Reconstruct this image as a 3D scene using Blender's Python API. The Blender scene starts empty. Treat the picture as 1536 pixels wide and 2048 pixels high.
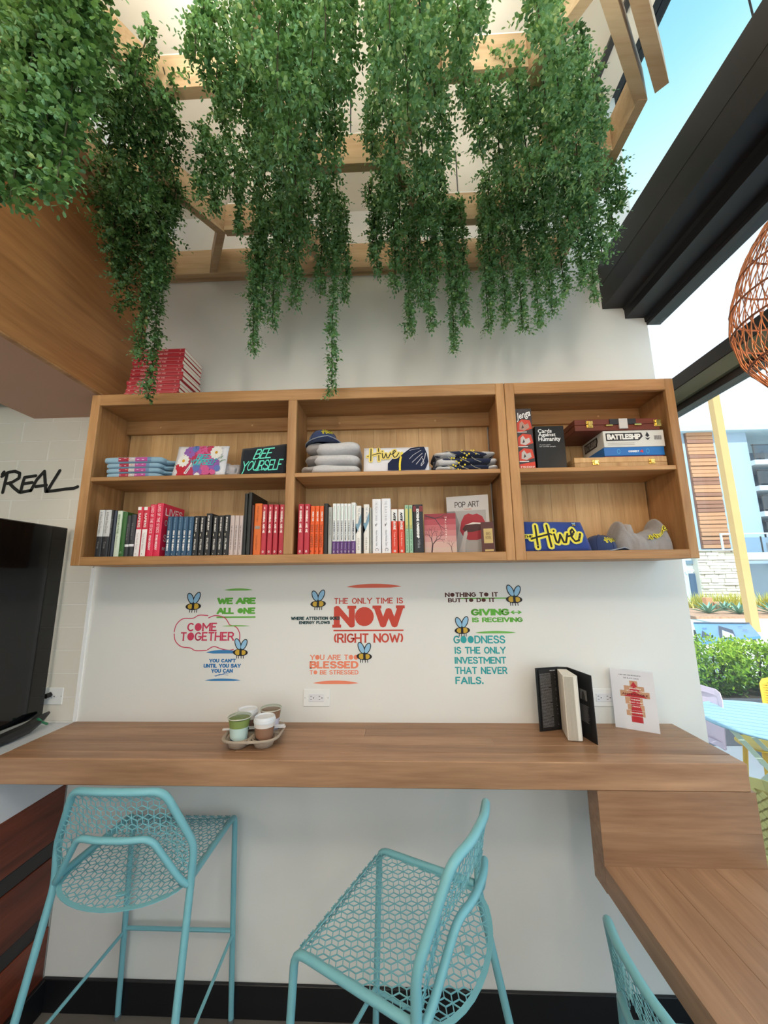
import bpy, math, random
from mathutils import Vector, Matrix, noise
random.seed(7)
SC = bpy.context.scene
COL = SC.collection
PI = math.pi
sin, cos = math.sin, math.cos

# ------------------------------------------------------------ camera
def cam_axes(p, y, r):
    f = Vector((-sin(y)*cos(p), cos(y)*cos(p), sin(p)))
    ri = Vector((cos(y), sin(y), 0)); up = ri.cross(f)
    return ri*cos(r)+up*sin(r), up*cos(r)-ri*sin(r), f
CR, CU, CF = cam_axes(math.radians(10.02), math.radians(2.173), math.radians(-.5945))
CPOS = Vector((0, 0, 1.70)); FPX = 754.6
cd = bpy.data.cameras.new('camera'); cam = bpy.data.objects.new('camera', cd); COL.objects.link(cam)
cd.sensor_fit = 'HORIZONTAL'; cd.sensor_width = 36; cd.lens = FPX/1536*36; cd.clip_start = .02; cd.clip_end = 300
M = Matrix((CR, CU, -CF)).transposed().to_4x4(); M.translation = CPOS
cam.matrix_world = M
SC.camera = cam
def at(px, py, ax, v):
    """measured pixel -> the world point on the plane axis=v (used to read positions off the photograph)"""
    d = CR*(px-768) - CU*(py-1024) + CF*FPX
    t = (v-CPOS[ax])/d[ax]
    return CPOS + d*t

# ------------------------------------------------------------ world, sun, exposure
W = bpy.data.worlds.new('world'); SC.world = W; W.use_nodes = True
nt = W.node_tree; nt.nodes.clear()
o = nt.nodes.new('ShaderNodeOutputWorld'); bg = nt.nodes.new('ShaderNodeBackground')
tc = nt.nodes.new('ShaderNodeTexCoord'); sx = nt.nodes.new('ShaderNodeSeparateXYZ'); cr = nt.nodes.new('ShaderNodeValToRGB')
nt.links.new(tc.outputs['Generated'], sx.inputs[0]); nt.links.new(sx.outputs['Z'], cr.inputs[0])
cr.color_ramp.elements[0].position = 0.0; cr.color_ramp.elements[0].color = (.95, .97, 1, 1)
cr.color_ramp.elements[1].position = 1.0; cr.color_ramp.elements[1].color = (.08, .30, .48, 1)
for p_, c_ in ((.52, (.86, .93, .97)), (.68, (.62, .76, .80)), (.78, (.34, .62, .70)), (.86, (.2, .46, .58))):
    e = cr.color_ramp.elements.new(p_); e.color = (*c_, 1)
nt.links.new(cr.outputs[0], bg.inputs[0]); bg.inputs[1].default_value = 1.55
nt.links.new(bg.outputs[0], o.inputs[0])
sd = bpy.data.lights.new('sun', 'SUN'); so = bpy.data.objects.new('sun', sd); COL.objects.link(so)
sd.energy = 6.0; sd.angle = .009; sd.color = (1, .96, .88)
so.rotation_euler = Vector((-.16, -.66, .92)).to_track_quat('Z', 'Y').to_euler()
SC.view_settings.view_transform = 'Standard'; SC.view_settings.look = 'None'
SC.view_settings.gamma = 1; SC.view_settings.use_curve_mapping = False
SC.view_settings.exposure = 0.3
FILL_LAMPS = [(-2.3, -.9, 2.1), (-.85, -.45, 3.2), (.1, -3.0, 2.75), (.45, -.6, 3.2)]  # positions of the added globes, all out of view
FILL_UP_W = 42  # emission of the added ceiling uplights
FILL_GLOBE_W = 26   # emission of the added fill globes

# ------------------------------------------------------------ materials
def s2l(c):
    return tuple(((v/255)/12.92 if v/255 <= .04045 else ((v/255+.055)/1.055)**2.4) for v in c[:3])+(1,)
MATS = {}
def mat(name, rgb, rough=.5, metal=0, spec=.5, bump=0, bscale=60, var=0, vscale=8, sheen=0, emit=None, es=1, trans=0, coat=0):
    if name in MATS: return MATS[name]
    m = bpy.data.materials.new(name); m.use_nodes = True; n = m.node_tree; b = n.nodes['Principled BSDF']
    col = s2l(rgb)
    b.inputs['Base Color'].default_value = col; b.inputs['Roughness'].default_value = rough
    b.inputs['Metallic'].default_value = metal; b.inputs['Specular IOR Level'].default_value = spec
    if coat: b.inputs['Coat Weight'].default_value = coat
    if sheen: b.inputs['Sheen Weight'].default_value = sheen
    if emit: b.inputs['Emission Color'].default_value = s2l(emit); b.inputs['Emission Strength'].default_value = es
    t = n.nodes.new('ShaderNodeTexCoord')
    if var:
        z = n.nodes.new('ShaderNodeTexNoise'); z.inputs['Scale'].default_value = vscale; z.inputs['Detail'].default_value = 4
        n.links.new(t.outputs['Object'], z.inputs['Vector'])
        mx = n.nodes.new('ShaderNodeMix'); mx.data_type = 'RGBA'
        n.links.new(z.outputs['Fac'], mx.inputs[0])
        mx.inputs[6].default_value = tuple(c*(1-var) for c in col[:3])+(1,)
        mx.inputs[7].default_value = tuple(min(1, c*(1+var)) for c in col[:3])+(1,)
        n.links.new(mx.outputs[2], b.inputs['Base Color'])
    if bump:
        z = n.nodes.new('ShaderNodeTexNoise'); z.inputs['Scale'].default_value = bscale; z.inputs['Detail'].default_value = 3
        n.links.new(t.outputs['Object'], z.inputs['Vector'])
        bp_ = n.nodes.new('ShaderNodeBump'); bp_.inputs['Strength'].default_value = bump; bp_.inputs['Distance'].default_value = .004
        n.links.new(z.outputs['Fac'], bp_.inputs['Height']); n.links.new(bp_.outputs[0], b.inputs['Normal'])
    if trans:
        tr = n.nodes.new('ShaderNodeBsdfTranslucent'); tr.inputs[0].default_value = col
        ms = n.nodes.new('ShaderNodeMixShader'); ms.inputs[0].default_value = trans
        out = n.nodes['Material Output']
        n.links.new(b.outputs[0], ms.inputs[1]); n.links.new(tr.outputs[0], ms.inputs[2]); n.links.new(ms.outputs[0], out.inputs[0])
    MATS[name] = m; return m
def wood(name, dark, light, axis='X', scale=1.0, rough=.45, off=0, knots=True):
    if name in MATS: return MATS[name]
    m = bpy.data.materials.new(name); m.use_nodes = True; n = m.node_tree; b = n.nodes['Principled BSDF']
    b.inputs['Roughness'].default_value = rough; b.inputs['Specular IOR Level'].default_value = .35
    t = n.nodes.new('ShaderNodeTexCoord'); oi = n.nodes.new('ShaderNodeObjectInfo')
    ad = n.nodes.new('ShaderNodeVectorMath'); ad.operation = 'ADD'
    sc_ = n.nodes.new('ShaderNodeVectorMath'); sc_.operation = 'SCALE'; sc_.inputs[0].default_value = (3.1, 5.7, 9.3)
    n.links.new(oi.outputs['Random'], sc_.inputs['Scale'])
    n.links.new(t.outputs['Object'], ad.inputs[0]); n.links.new(sc_.outputs[0], ad.inputs[1])
    mp = n.nodes.new('ShaderNodeMapping')
    s = {'X': (1.1, 14, 14), 'Y': (14, 1.1, 14), 'Z': (14, 14, 1.1)}[axis]
    mp.inputs['Scale'].default_value = tuple(v*scale for v in s); mp.inputs['Location'].default_value = (off, off*.7, off*1.3)
    n.links.new(ad.outputs[0], mp.inputs[0])
    a = n.nodes.new('ShaderNodeTexNoise'); a.inputs['Scale'].default_value = 1.0; a.inputs['Detail'].default_value = 6; a.inputs['Roughness'].default_value = .6
    a.inputs['Distortion'].default_value = .6
    n.links.new(mp.outputs[0], a.inputs['Vector'])
    c = n.nodes.new('ShaderNodeTexNoise'); c.inputs['Scale'].default_value = 7; c.inputs['Detail'].default_value = 5
    n.links.new(mp.outputs[0], c.inputs['Vector'])
    ma = n.nodes.new('ShaderNodeMath'); ma.operation = 'MULTIPLY_ADD'; ma.inputs[1].default_value = .35
    n.links.new(c.outputs['Fac'], ma.inputs[0]); n.links.new(a.outputs['Fac'], ma.inputs[2])
    r = n.nodes.new('ShaderNodeValToRGB'); r.color_ramp.elements[0].position = .42; r.color_ramp.elements[1].position = .92
    r.color_ramp.elements[0].color = s2l(dark); r.color_ramp.elements[1].color = s2l(light)
    n.links.new(ma.outputs[0], r.inputs[0])
    hs = n.nodes.new('ShaderNodeHueSaturation'); mr = n.nodes.new('ShaderNodeMapRange')
    mr.inputs[3].default_value = .88; mr.inputs[4].default_value = 1.12
    n.links.new(oi.outputs['Random'], mr.inputs[0]); n.links.new(mr.outputs[0], hs.inputs['Value'])
    n.links.new(r.outputs[0], hs.inputs['Color']); n.links.new(hs.outputs[0], b.inputs['Base Color'])
    bp_ = n.nodes.new('ShaderNodeBump'); bp_.inputs['Strength'].default_value = .12; bp_.inputs['Distance'].default_value = .002
    n.links.new(ma.outputs[0], bp_.inputs['Height']); n.links.new(bp_.outputs[0], b.inputs['Normal'])
    MATS[name] = m; return m
def leafmat(name, rgbs, trans=.3, rough=.4):
    m = bpy.data.materials.new(name); m.use_nodes = True; n = m.node_tree; b = n.nodes['Principled BSDF']
    g = n.nodes.new('ShaderNodeAttribute'); g.attribute_name = 'tint'
    r = n.nodes.new('ShaderNodeValToRGB'); k = len(rgbs)
    for i, c in enumerate(rgbs):
        e_ = r.color_ramp.elements[i] if i < 2 else r.color_ramp.elements.new(.5)
        e_.color = s2l(c)
    for i, e_ in enumerate(r.color_ramp.elements): pass
    # rebuild in order
    while len(r.color_ramp.elements) > 2: r.color_ramp.elements.remove(r.color_ramp.elements[-1])
    r.color_ramp.elements[0].position = 0; r.color_ramp.elements[0].color = s2l(rgbs[0])
    r.color_ramp.elements[1].position = 1; r.color_ramp.elements[1].color = s2l(rgbs[-1])
    for i in range(1, k-1):
        e_ = r.color_ramp.elements.new(i/(k-1)); e_.color = s2l(rgbs[i])
    n.links.new(g.outputs['Fac'], r.inputs[0]); n.links.new(r.outputs[0], b.inputs['Base Color'])
    b.inputs['Roughness'].default_value = rough; b.inputs['Specular IOR Level'].default_value = .4
    tr = n.nodes.new('ShaderNodeBsdfTranslucent'); n.links.new(r.outputs[0], tr.inputs[0])
    ms = n.nodes.new('ShaderNodeMixShader'); ms.inputs[0].default_value = trans
    n.links.new(b.outputs[0], ms.inputs[1]); n.links.new(tr.outputs[0], ms.inputs[2]); n.links.new(ms.outputs[0], n.nodes['Material Output'].inputs[0])
    MATS[name] = m; return m
def glassmat(name, tint=(235, 245, 250), refl=.05):
    m = bpy.data.materials.new(name); m.use_nodes = True; n = m.node_tree; n.nodes.remove(n.nodes['Principled BSDF'])
    t = n.nodes.new('ShaderNodeBsdfTransparent'); t.inputs[0].default_value = s2l(tint)
    g = n.nodes.new('ShaderNodeBsdfGlossy'); g.inputs['Roughness'].default_value = .02
    ms = n.nodes.new('ShaderNodeMixShader'); ms.inputs[0].default_value = refl
    n.links.new(t.outputs[0], ms.inputs[1]); n.links.new(g.outputs[0], ms.inputs[2]); n.links.new(ms.outputs[0], n.nodes['Material Output'].inputs[0])
    return m

# ------------------------------------------------------------ objects
ROOTS = {}
def tag(o, label=None, cat=None, group=None, kind=None):
    if label: o['label'] = label
    if cat: o['category'] = cat
    if group: o['group'] = group
    if kind: o['kind'] = kind
    return o
def thing(name, label, cat, loc=(0, 0, 0), rotz=0, group=None):
    o = bpy.data.objects.new(name, None); COL.objects.link(o); o.empty_display_size = .05
    o.location = loc; o.rotation_euler = (0, 0, rotz)
    ROOTS[o.name] = (Matrix.Translation(Vector(loc)) @ Matrix.Rotation(rotz, 4, 'Z')).inverted()
    return tag(o, label, cat, group)
def dup(root, loc, rotz, label=None, group=None):
    r = root.copy(); COL.objects.link(r); r.location = loc; r.rotation_euler = (0, 0, rotz)
    if label: r['label'] = label
    if group: r['group'] = group
    for ch in list(root.children):
        c = ch.copy(); COL.objects.link(c); c.parent = r
        for g in ch.children:
            d = g.copy(); COL.objects.link(d); d.parent = c
    return r
class MB:
    def __init__(s): s.v = []; s.f = []; s.mi = []; s.t = []; s.cur = 0
    def face(s, idx, t=None): s.f.append(idx); s.mi.append(s.cur); s.t.append(t)
    def quad(s, a, b, c, d):
        n = len(s.v); s.v += [tuple(a), tuple(b), tuple(c), tuple(d)]; s.face((n, n+1, n+2, n+3)); return s
    def poly(s, pts):
        n = len(s.v); s.v += [tuple(p) for p in pts]; s.face(tuple(range(n, n+len(pts)))); return s
    def lift(s, f0, step=2.2e-5, cyc=14):
        """spread overlapping flat strokes by hairs so that none is exactly coplanar"""
        for k in range(f0, len(s.f)):
            q = [Vector(s.v[i]) for i in s.f[k]]; n = Vector((0, 0, 0))
            for i in range(len(q)): n += q[i].cross(q[(i+1) % len(q)])
            if n.length < 1e-14: continue
            n.normalize()
            if n.dot(CPOS-q[0]) < 0: n = -n
            n = n*step*((k-f0) % cyc)
            for i in s.f[k]: s.v[i] = tuple(Vector(s.v[i])+n)
    def box(s, x0, x1, y0, y1, z0, z1, bev=0):
        if x0 > x1: x0, x1 = x1, x0
        if y0 > y1: y0, y1 = y1, y0
        if z0 > z1: z0, z1 = z1, z0
        b = min(bev, (x1-x0)/2.01, (y1-y0)/2.01, (z1-z0)/2.01)
        n = len(s.v)
        if b <= 0:
            for z in (z0, z1):
                for x, y in ((x0, y0), (x1, y0), (x1, y1), (x0, y1)): s.v.append((x, y, z))
            for q in ((3, 2, 1, 0), (4, 5, 6, 7), (0, 1, 5, 4), (1, 2, 6, 5), (2, 3, 7, 6), (3, 0, 4, 7)): s.face(tuple(n+i for i in q))
            return s
        # chamfered box: 24 vertices
        C = [(x0, x1), (y0, y1), (z0, z1)]
        idx = {}
        for sx_ in (0, 1):
            for sy_ in (0, 1):
                for sz_ in (0, 1):
                    for a in range(3):
                        p = [C[0][sx_], C[1][sy_], C[2][sz_]]
                        for k, sg in enumerate((sx_, sy_, sz_)):
                            if k != a: p[k] += b if sg == 0 else -b
                        idx[(sx_, sy_, sz_, a)] = len(s.v); s.v.append(tuple(p))
        for a in range(3):
            u, w = (a+1) % 3, (a+2) % 3
            for sg in (0, 1):
                loop = []
                for cu, cw in ((0, 0), (1, 0), (1, 1), (0, 1)):
                    k = [0, 0, 0]; k[a] = sg; k[u] = cu; k[w] = cw; loop.append(idx[(*k, a)])
                s.face(tuple(loop if sg else loop[::-1]))
            # edges parallel to axis a
            for cu in (0, 1):
                for cw in (0, 1):
                    k0 = [0, 0, 0]; k0[u] = cu; k0[w] = cw; k1 = list(k0); k1[a] = 1
                    q = (idx[(*k0, u)], idx[(*k1, u)], idx[(*k1, w)], idx[(*k0, w)])
                    s.face(q if (cu+cw) % 2 == 0 else q[::-1])
        for sx_ in (0, 1):
            for sy_ in (0, 1):
                for sz_ in (0, 1):
                    q = tuple(idx[(sx_, sy_, sz_, a)] for a in range(3))
                    s.face(q if (sx_+sy_+sz_) % 2 == 1 else q[::-1])
        return s
    def obox(s, c, ax, ay, az):
        """box from centre and three half-axis vectors"""
        c, ax, ay, az = map(Vector, (c, ax, ay, az)); n = len(s.v)
        for k in (-1, 1):
            for i, j in ((-1, -1), (1, -1), (1, 1), (-1, 1)): s.v.append(tuple(c+ax*i+ay*j+az*k))
        for q in ((3, 2, 1, 0), (4, 5, 6, 7), (0, 1, 5, 4), (1, 2, 6, 5), (2, 3, 7, 6), (3, 0, 4, 7)): s.face(tuple(n+i for i in q))
        return s
    def bar(s, a, b, w, t, up=(0, 0, 1)):
        """rectangular bar from a to b, width w across, thickness t along 'up'"""
        a, b, up = Vector(a), Vector(b), Vector(up); d = b-a
        if d.length < 1e-6: return s
        side = d.cross(up)
        if side.length < 1e-6: side = d.cross(Vector((1, 0, 0)))
        side.normalize(); u = side.cross(d).normalized()
        return s.obox((a+b)/2, d/2, side*w/2, u*t/2)
    def tube(s, pts, r, n=8, closed=False, cap=True):
        pts = [Vector(p) for p in pts]; m = len(pts)
        rs = r if isinstance(r, (list, tuple)) else [r]*m
        base = len(s.v); prev = None
        for i, p in enumerate(pts):
            if closed: d = pts[(i+1) % m]-pts[i-1]
            else: d = pts[min(i+1, m-1)]-pts[max(i-1, 0)]
            d = d.normalized() if d.length > 1e-9 else Vector((0, 0, 1))
            if prev is None:
                h = Vector((0, 0, 1)) if abs(d.z) < .9 else Vector((1, 0, 0)); u = d.cross(h).normalized()
            else:
                u = (prev-d*prev.dot(d))
                u = u.normalized() if u.length > 1e-6 else d.orthogonal().normalized()
            prev = u; w = d.cross(u)
            for k in range(n):
                a = 2*PI*k/n; s.v.append(tuple(p+(u*cos(a)+w*sin(a))*rs[i]))
        rng = m if closed else m-1
        for i in range(rng):
            for k in range(n):
                a = base+i*n+k; b = base+i*n+(k+1) % n; c = base+((i+1) % m)*n+(k+1) % n; e = base+((i+1) % m)*n+k
                s.face((a, b, c, e))
        if cap and not closed:
            s.face(tuple(base+k for k in range(n))[::-1]); s.face(tuple(base+(m-1)*n+k for k in range(n)))
        return s
    def lathe(s, prof, c=(0, 0, 0), n=24, cap=(True, True)):
        base = len(s.v); m = len(prof)
        for r, z in prof:
            for k in range(n):
                a = 2*PI*k/n; s.v.append((c[0]+r*cos(a), c[1]+r*sin(a), c[2]+z))
        for i in range(m-1):
            for k in range(n):
                s.face((base+i*n+k, base+i*n+(k+1) % n, base+(i+1)*n+(k+1) % n, base+(i+1)*n+k))
        if cap[0]: s.face(tuple(base+k for k in range(n))[::-1])
        if cap[1]: s.face(tuple(base+(m-1)*n+k for k in range(n)))
        return s
    def blob(s, c, h, e=.5, nz=.0, nf=8, seed=0, nu=28, nv=14, rot=0, e2=None):
        """superellipsoid cushion with surface noise"""
        e2 = e2 or e; base = len(s.v)
        def sp(v, p): return math.copysign(abs(v)**p, v)
        for i in range(nv+1):
            ph = -PI/2+PI*i/nv
            for k in range(nu):
                th = 2*PI*k/nu
                x = sp(cos(ph), e2)*sp(cos(th), e); y = sp(cos(ph), e2)*sp(sin(th), e); z = sp(sin(ph), e2)
                p = Vector((x*h[0], y*h[1], z*h[2]))
                if nz:
                    q = noise.noise_vector(p*nf+Vector((seed*3.7, seed, 0))); p += q*nz
                if rot: p = Matrix.Rotation(rot, 3, 'Z') @ p
                s.v.append((c[0]+p.x, c[1]+p.y, c[2]+p.z))
        for i in range(nv):
            for k in range(nu):
                s.face((base+i*nu+k, base+i*nu+(k+1) % nu, base+(i+1)*nu+(k+1) % nu, base+(i+1)*nu+k))
        return s
    def prism(s, pts, a, b):
        """pts: 2d outline, a/b: functions 2d->3d for the two end caps"""
        n = len(s.v); m = len(pts)
        s.v += [tuple(a(*p)) for p in pts]+[tuple(b(*p)) for p in pts]
        s.face(tuple(n+i for i in range(m))); s.face(tuple(n+m+i for i in range(m))[::-1])
        for i in range(m):
            j = (i+1) % m; s.face((n+i, n+m+i, n+m+j, n+j))
        return s
    def build(s, name, mats, parent=None, smooth=False, world=True):
        me = bpy.data.meshes.new(name); vs = s.v
        if parent is not None and world:
            r = parent; inv = None
            while r is not None:
                if r.name in ROOTS: inv = ROOTS[r.name]; break
                r = r.parent
            if inv is not None and inv != Matrix.Identity(4): vs = [tuple(inv @ Vector(v)) for v in vs]
        me.from_pydata(vs, [], s.f)
        if not isinstance(mats, (list, tuple)): mats = [mats]
        for m in mats: me.materials.append(m)
        if len(mats) > 1: me.polygons.foreach_set('material_index', s.mi)
        if any(t is not None for t in s.t):
            at_ = me.attributes.new('tint', 'FLOAT', 'FACE'); at_.data.foreach_set('value', [t if t is not None else .5 for t in s.t])
        if smooth:
            me.polygons.foreach_set('use_smooth', [True]*len(me.polygons))
            if smooth != 'all':
                try: me.set_sharp_from_angle(angle=math.radians(40))
                except Exception: pass
        me.update()
        o = bpy.data.objects.new(name, me); COL.objects.link(o)
        if parent is not None: o.parent = parent
        return o
def struct(name, mb, m, label=None, smooth=False):
    o = mb.build(name, m, None, smooth); o['kind'] = 'structure'; o['label'] = label or name.replace('_', ' '); return o

# ------------------------------------------------------------ lettering engine
def arc(cx, cy, rx, ry, a0, a1, n=8):
    return [(cx+rx*cos(math.radians(a0+(a1-a0)*i/n)), cy+ry*sin(math.radians(a0+(a1-a0)*i/n))) for i in range(n+1)]
def P(s): return [[tuple(map(float, p.split(','))) for p in seg.split()] for seg in s.split('|')]
GL = {
 'A': (.8, P('0,0 .4,1 .8,0|.15,.33 .65,.33')), 'B': (.62, P('0,.53 .4,.53 .56,.66 .56,.87 .42,1 0,1 0,0 .44,0 .62,.13 .62,.38 .42,.53')),
 'C': (.66, [arc(.36, .5, .36, .5, 45, 315, 12)]), 'D': (.66, [[(0, 0), (0, 1), (.3, 1)]+arc(.3, .5, .36, .5, 90, -90, 8)[1:]+[(0, 0)]]),
 'E': (.55, P('.55,1 0,1 0,0 .55,0|0,.52 .45,.52')), 'F': (.52, P('.52,1 0,1 0,0|0,.52 .42,.52')),
 'G': (.7, [arc(.37, .5, .37, .5, 45, 340, 12)+[(.72, .46), (.42, .46)]]), 'H': (.66, P('0,0 0,1|.66,0 .66,1|0,.5 .66,.5')),
 'I': (.08, P('.04,0 .04,1')), 'J': (.45, P('.45,1 .45,.2 .3,0 .12,0 0,.18')), 'K': (.66, P('0,0 0,1|.62,1 0,.42|.2,.58 .66,0')),
 'L': (.5, P('0,1 0,0 .5,0')), 'M': (.86, P('0,0 0,1 .43,.35 .86,1 .86,0')), 'N': (.68, P('0,0 0,1 .68,0 .68,1')),
 'O': (.74, [arc(.37, .5, .37, .5, 0, 360, 16)]), 'P': (.58, P('0,0 0,1 .42,1 .58,.86 .58,.6 .42,.46 0,.46')),
 'Q': (.74, [arc(.37, .5, .37, .5, 0, 360, 16), [(.45, .25), (.74, -.05)]]),
 'R': (.62, P('0,0 0,1 .42,1 .58,.86 .58,.62 .42,.48 0,.48|.34,.48 .62,0')),
 'S': (.6, [[(.56, .82), (.42, 1), (.16, 1), (.02, .84), (.04, .64), (.2, .54), (.42, .47), (.58, .36), (.58, .14), (.42, 0), (.16, 0), (0, .17)]]),
 'T': (.64, P('0,1 .64,1|.32,1 .32,0')), 'U': (.66, [[(0, 1), (0, .3)]+arc(.33, .3, .33, .3, 180, 360, 8)+[(.66, 1)]]),
 'V': (.74, P('0,1 .37,0 .74,1')), 'W': (1.06, P('0,1 .27,0 .53,.85 .79,0 1.06,1')), 'X': (.7, P('0,0 .7,1|0,1 .7,0')),
 'Y': (.72, P('0,1 .36,.48 .72,1|.36,.48 .36,0')), 'Z': (.6, P('0,1 .6,1 0,0 .6,0')), ' ': (.3, []),
 '.': (.08, P('.04,.0 .04,.08')), "'": (.06, P('.03,1 .03,.75')), '(': (.2, [arc(.45, .5, .4, .62, 130, 230, 6)]), ')': (.2, [arc(-.25, .5, .4, .62, 50, -50, 6)]),
 '-': (.3, P('0,.5 .3,.5')), '<': (1.0, P('0,.5 1,.5|.25,.8 0,.5 .25,.2|.75,.8 1,.5 .75,.2')), '"': (.15, P('0,1 0,.8|.15,1 .15,.8')), ',': (.08, P('.06,.1 0,-.15')),
 '4': (.6, P('.45,0 .45,1 0,.3 .6,.3')), '1': (.2, P('0,.8 .15,1 .15,0')), '3': (.55, P('0,1 .5,1 .25,.58 .55,.35 .5,.05 .2,0 0,.12')),
}
def strokes(text, gap=.22, filled='', slab=0, shear=0):
    """-> (width, list of ('s', polyline) / ('f', polygon))"""
    x = 0; out = []
    for ch in text:
        w, segs = GL.get(ch, GL[' '])
        if ch in filled:
            out.append(('f', [(px+x, py) for px, py in arc(w/2, .5, w/2+.06, .56, 0, 360, 18)[:-1]]))
        else:
            for sg in segs:
                out.append(('s', [(px+x, py) for px, py in sg]))
                if slab and ch not in "COGSQ.' ()<-,":
                    for k, (px, py) in enumerate(sg):
                        if abs(py-round(py)) < .01 and round(py) in (0, 1):
                            nb = [sg[j] for j in (k-1, k+1) if 0 <= j < len(sg)]
                            if any(abs(q[1]-py) > .3 for q in nb) and not (ch in 'AMNVW' and len(nb) == 2):
                                out.append(('b', (px+x, py)))
        x += w+gap
    x -= gap
    if shear: out = [(k, [(a+b*shear, b) for a, b in p] if k != 'b' else (p[0]+p[1]*shear, p[1])) for k, p in out]
    return x, out
def write(mb, fn, text, th=.2, gap=.22, filled='', slab=0, shear=0, box=(0, 0, 1, 1), aspect=None, align='l'):
    """draws text in unit box (u0,v0,u1,v1) through fn(u,v)->3d; th = stroke width as a fraction of cap height"""
    w, st = strokes(text, gap, filled, slab, shear); f0 = len(mb.f)
    u0, v0, u1, v1 = box
    pad = th/2; ku = (u1-u0)/(w+2*pad); kv = (v1-v0)
    def T(x, y): return fn(u0+(x+pad)*ku, v0+(pad+y*(1-2*pad))*kv)
    for kind, p in st:
        if kind == 'f': mb.poly([T(*q) for q in p])
        elif kind == 'b':
            x, y = p; h = th*.32; y_ = y-math.copysign(h, y-.5) if False else y
            sl = slab
            yy0, yy1 = (y-pad, y-pad+2*h) if y < .5 else (y+pad-2*h, y+pad)
            mb.poly([T(x-sl, yy0), T(x+sl, yy0), T(x+sl, yy1), T(x-sl, yy1)])
        else:
            for i in range(len(p)-1):
                (ax, ay), (bx, by) = p[i], p[i+1]; dx, dy = bx-ax, by-ay; L = math.hypot(dx, dy)
                if L < 1e-6: continue
                nx, ny = -dy/L*pad, dx/L*pad
                ex, ey = dx/L*pad, dy/L*pad
                e0 = .9 if i == 0 else .45; e1 = .9 if i == len(p)-2 else .45
                if slab: e0 = e1 = .45
                mb.poly([T(ax-ex*e0+nx, ay-ey*e0+ny), T(ax-ex*e0-nx, ay-ey*e0-ny), T(bx+ex*e1-nx, by+ey*e1-ny), T(bx+ex*e1+nx, by+ey*e1+ny)])
            for q in p[1:-1]:
                mb.poly([T(q[0]+pad*cos(a), q[1]+pad*sin(a)) for a in [2*PI*i/8 for i in range(8)]])
    mb.lift(f0)
    return mb
def polystroke(mb, fn, pts, th, n=10):
    """round brush stroke through fn"""
    f0 = len(mb.f)
    for i in range(len(pts)-1):
        (ax, ay), (bx, by) = pts[i], pts[i+1]; L = math.hypot(bx-ax, by-ay)
        if L < 1e-9: continue
        nx, ny = -(by-ay)/L*th/2, (bx-ax)/L*th/2
        mb.poly([fn(ax+nx, ay+ny), fn(ax-nx, ay-ny), fn(bx-nx, by-ny), fn(bx+nx, by+ny)])
    for q in pts: mb.poly([fn(q[0]+th/2*cos(2*PI*i/n), q[1]+th/2*sin(2*PI*i/n)) for i in range(n)])
    mb.lift(f0)
_bf = {}
def bft(text, bold=0):
    k = (text, bold)
    if k in _bf: return _bf[k]
    c = bpy.data.curves.new('lettering', 'FONT'); c.body = text; c.resolution_u = 2; c.offset = bold; c.size = 1
    ob = bpy.data.objects.new('lettering', c); COL.objects.link(ob)
    bpy.context.view_layer.update()
    me = bpy.data.meshes.new_from_object(ob.evaluated_get(bpy.context.evaluated_depsgraph_get()))
    vs = [(v.co.x, v.co.y) for v in me.vertices]; fs = [tuple(p.vertices) for p in me.polygons]
    bpy.data.objects.remove(ob); bpy.data.meshes.remove(me); bpy.data.curves.remove(c)
    x0 = min(v[0] for v in vs); x1 = max(v[0] for v in vs); y0 = min(v[1] for v in vs); y1 = max(v[1] for v in vs)
    _bf[k] = ([((a-x0)/(x1-x0), (b-y0)/(y1-y0)) for a, b in vs], fs, (x1-x0)/(y1-y0)); return _bf[k]
def write_b(mb, fn, text, box, bold=.0):
    vs, fs, _ = bft(text, bold); u0, v0, u1, v1 = box; n = len(mb.v)
    mb.v += [tuple(fn(u0+a*(u1-u0), v0+b*(v1-v0))) for a, b in vs]
    for f in fs: mb.face(tuple(n+i for i in f))
    return mb
def plane(o, u, v, off=0):
    o, u, v = Vector(o), Vector(u), Vector(v); n = u.cross(v).normalized()
    return lambda a, b, d=0: o+u*a+v*b+n*(off+d)

# ------------------------------------------------------------ palette
WALL = mat('wall_paint', (232, 231, 226), .75, var=.03, vscale=2.5, bump=.05, bscale=180)
CEIL = mat('ceiling_paint', (245, 240, 226), .85)
TILE = mat('glazed_tile', (232, 226, 214), .22, var=.03, vscale=5)
GROUT = mat('grout', (236, 232, 224), .9)
WHITE = mat('white_plastic', (238, 238, 236), .35)
OAK = wood('oak_cabinet', (150, 104, 62), (204, 158, 108), 'X')
OAKZ = wood('oak_upright', (150, 104, 62), (204, 158, 108), 'Z')
OAKB = wood('oak_veneer', (176, 134, 86), (216, 178, 128), 'Z', 1.4)
CNT = wood('counter_oak', (134, 96, 70), (190, 150, 116), 'X', .8, .38)
CNTY = wood('counter_oak_along', (142, 104, 78), (190, 150, 118), 'Y', .8, .38)
PANEL = wood('soffit_veneer', (146, 96, 56), (194, 140, 88), 'Y', .8, .5)
MAHOG = wood('bar_cladding', (70, 30, 20), (128, 62, 42), 'Y', .8, .4)
PINE = wood('pine_beam', (176, 142, 106), (214, 192, 156), 'X', .9, .5)
BLACKM = mat('black_metal', (34, 33, 36), .42, spec=.4)
GREYM = mat('dark_grey_metal', (66, 68, 70), .4)
BLACKB = mat('black_baseboard', (14, 14, 18), .45)
FLOORM = mat('floor_concrete', (118, 112, 106), .5, var=.15, vscale=14)
INK = mat('black_ink', (16, 14, 14), .5)
CREAM = mat('cream_paint', (240, 230, 205), .8)
D = 1.795

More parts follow.
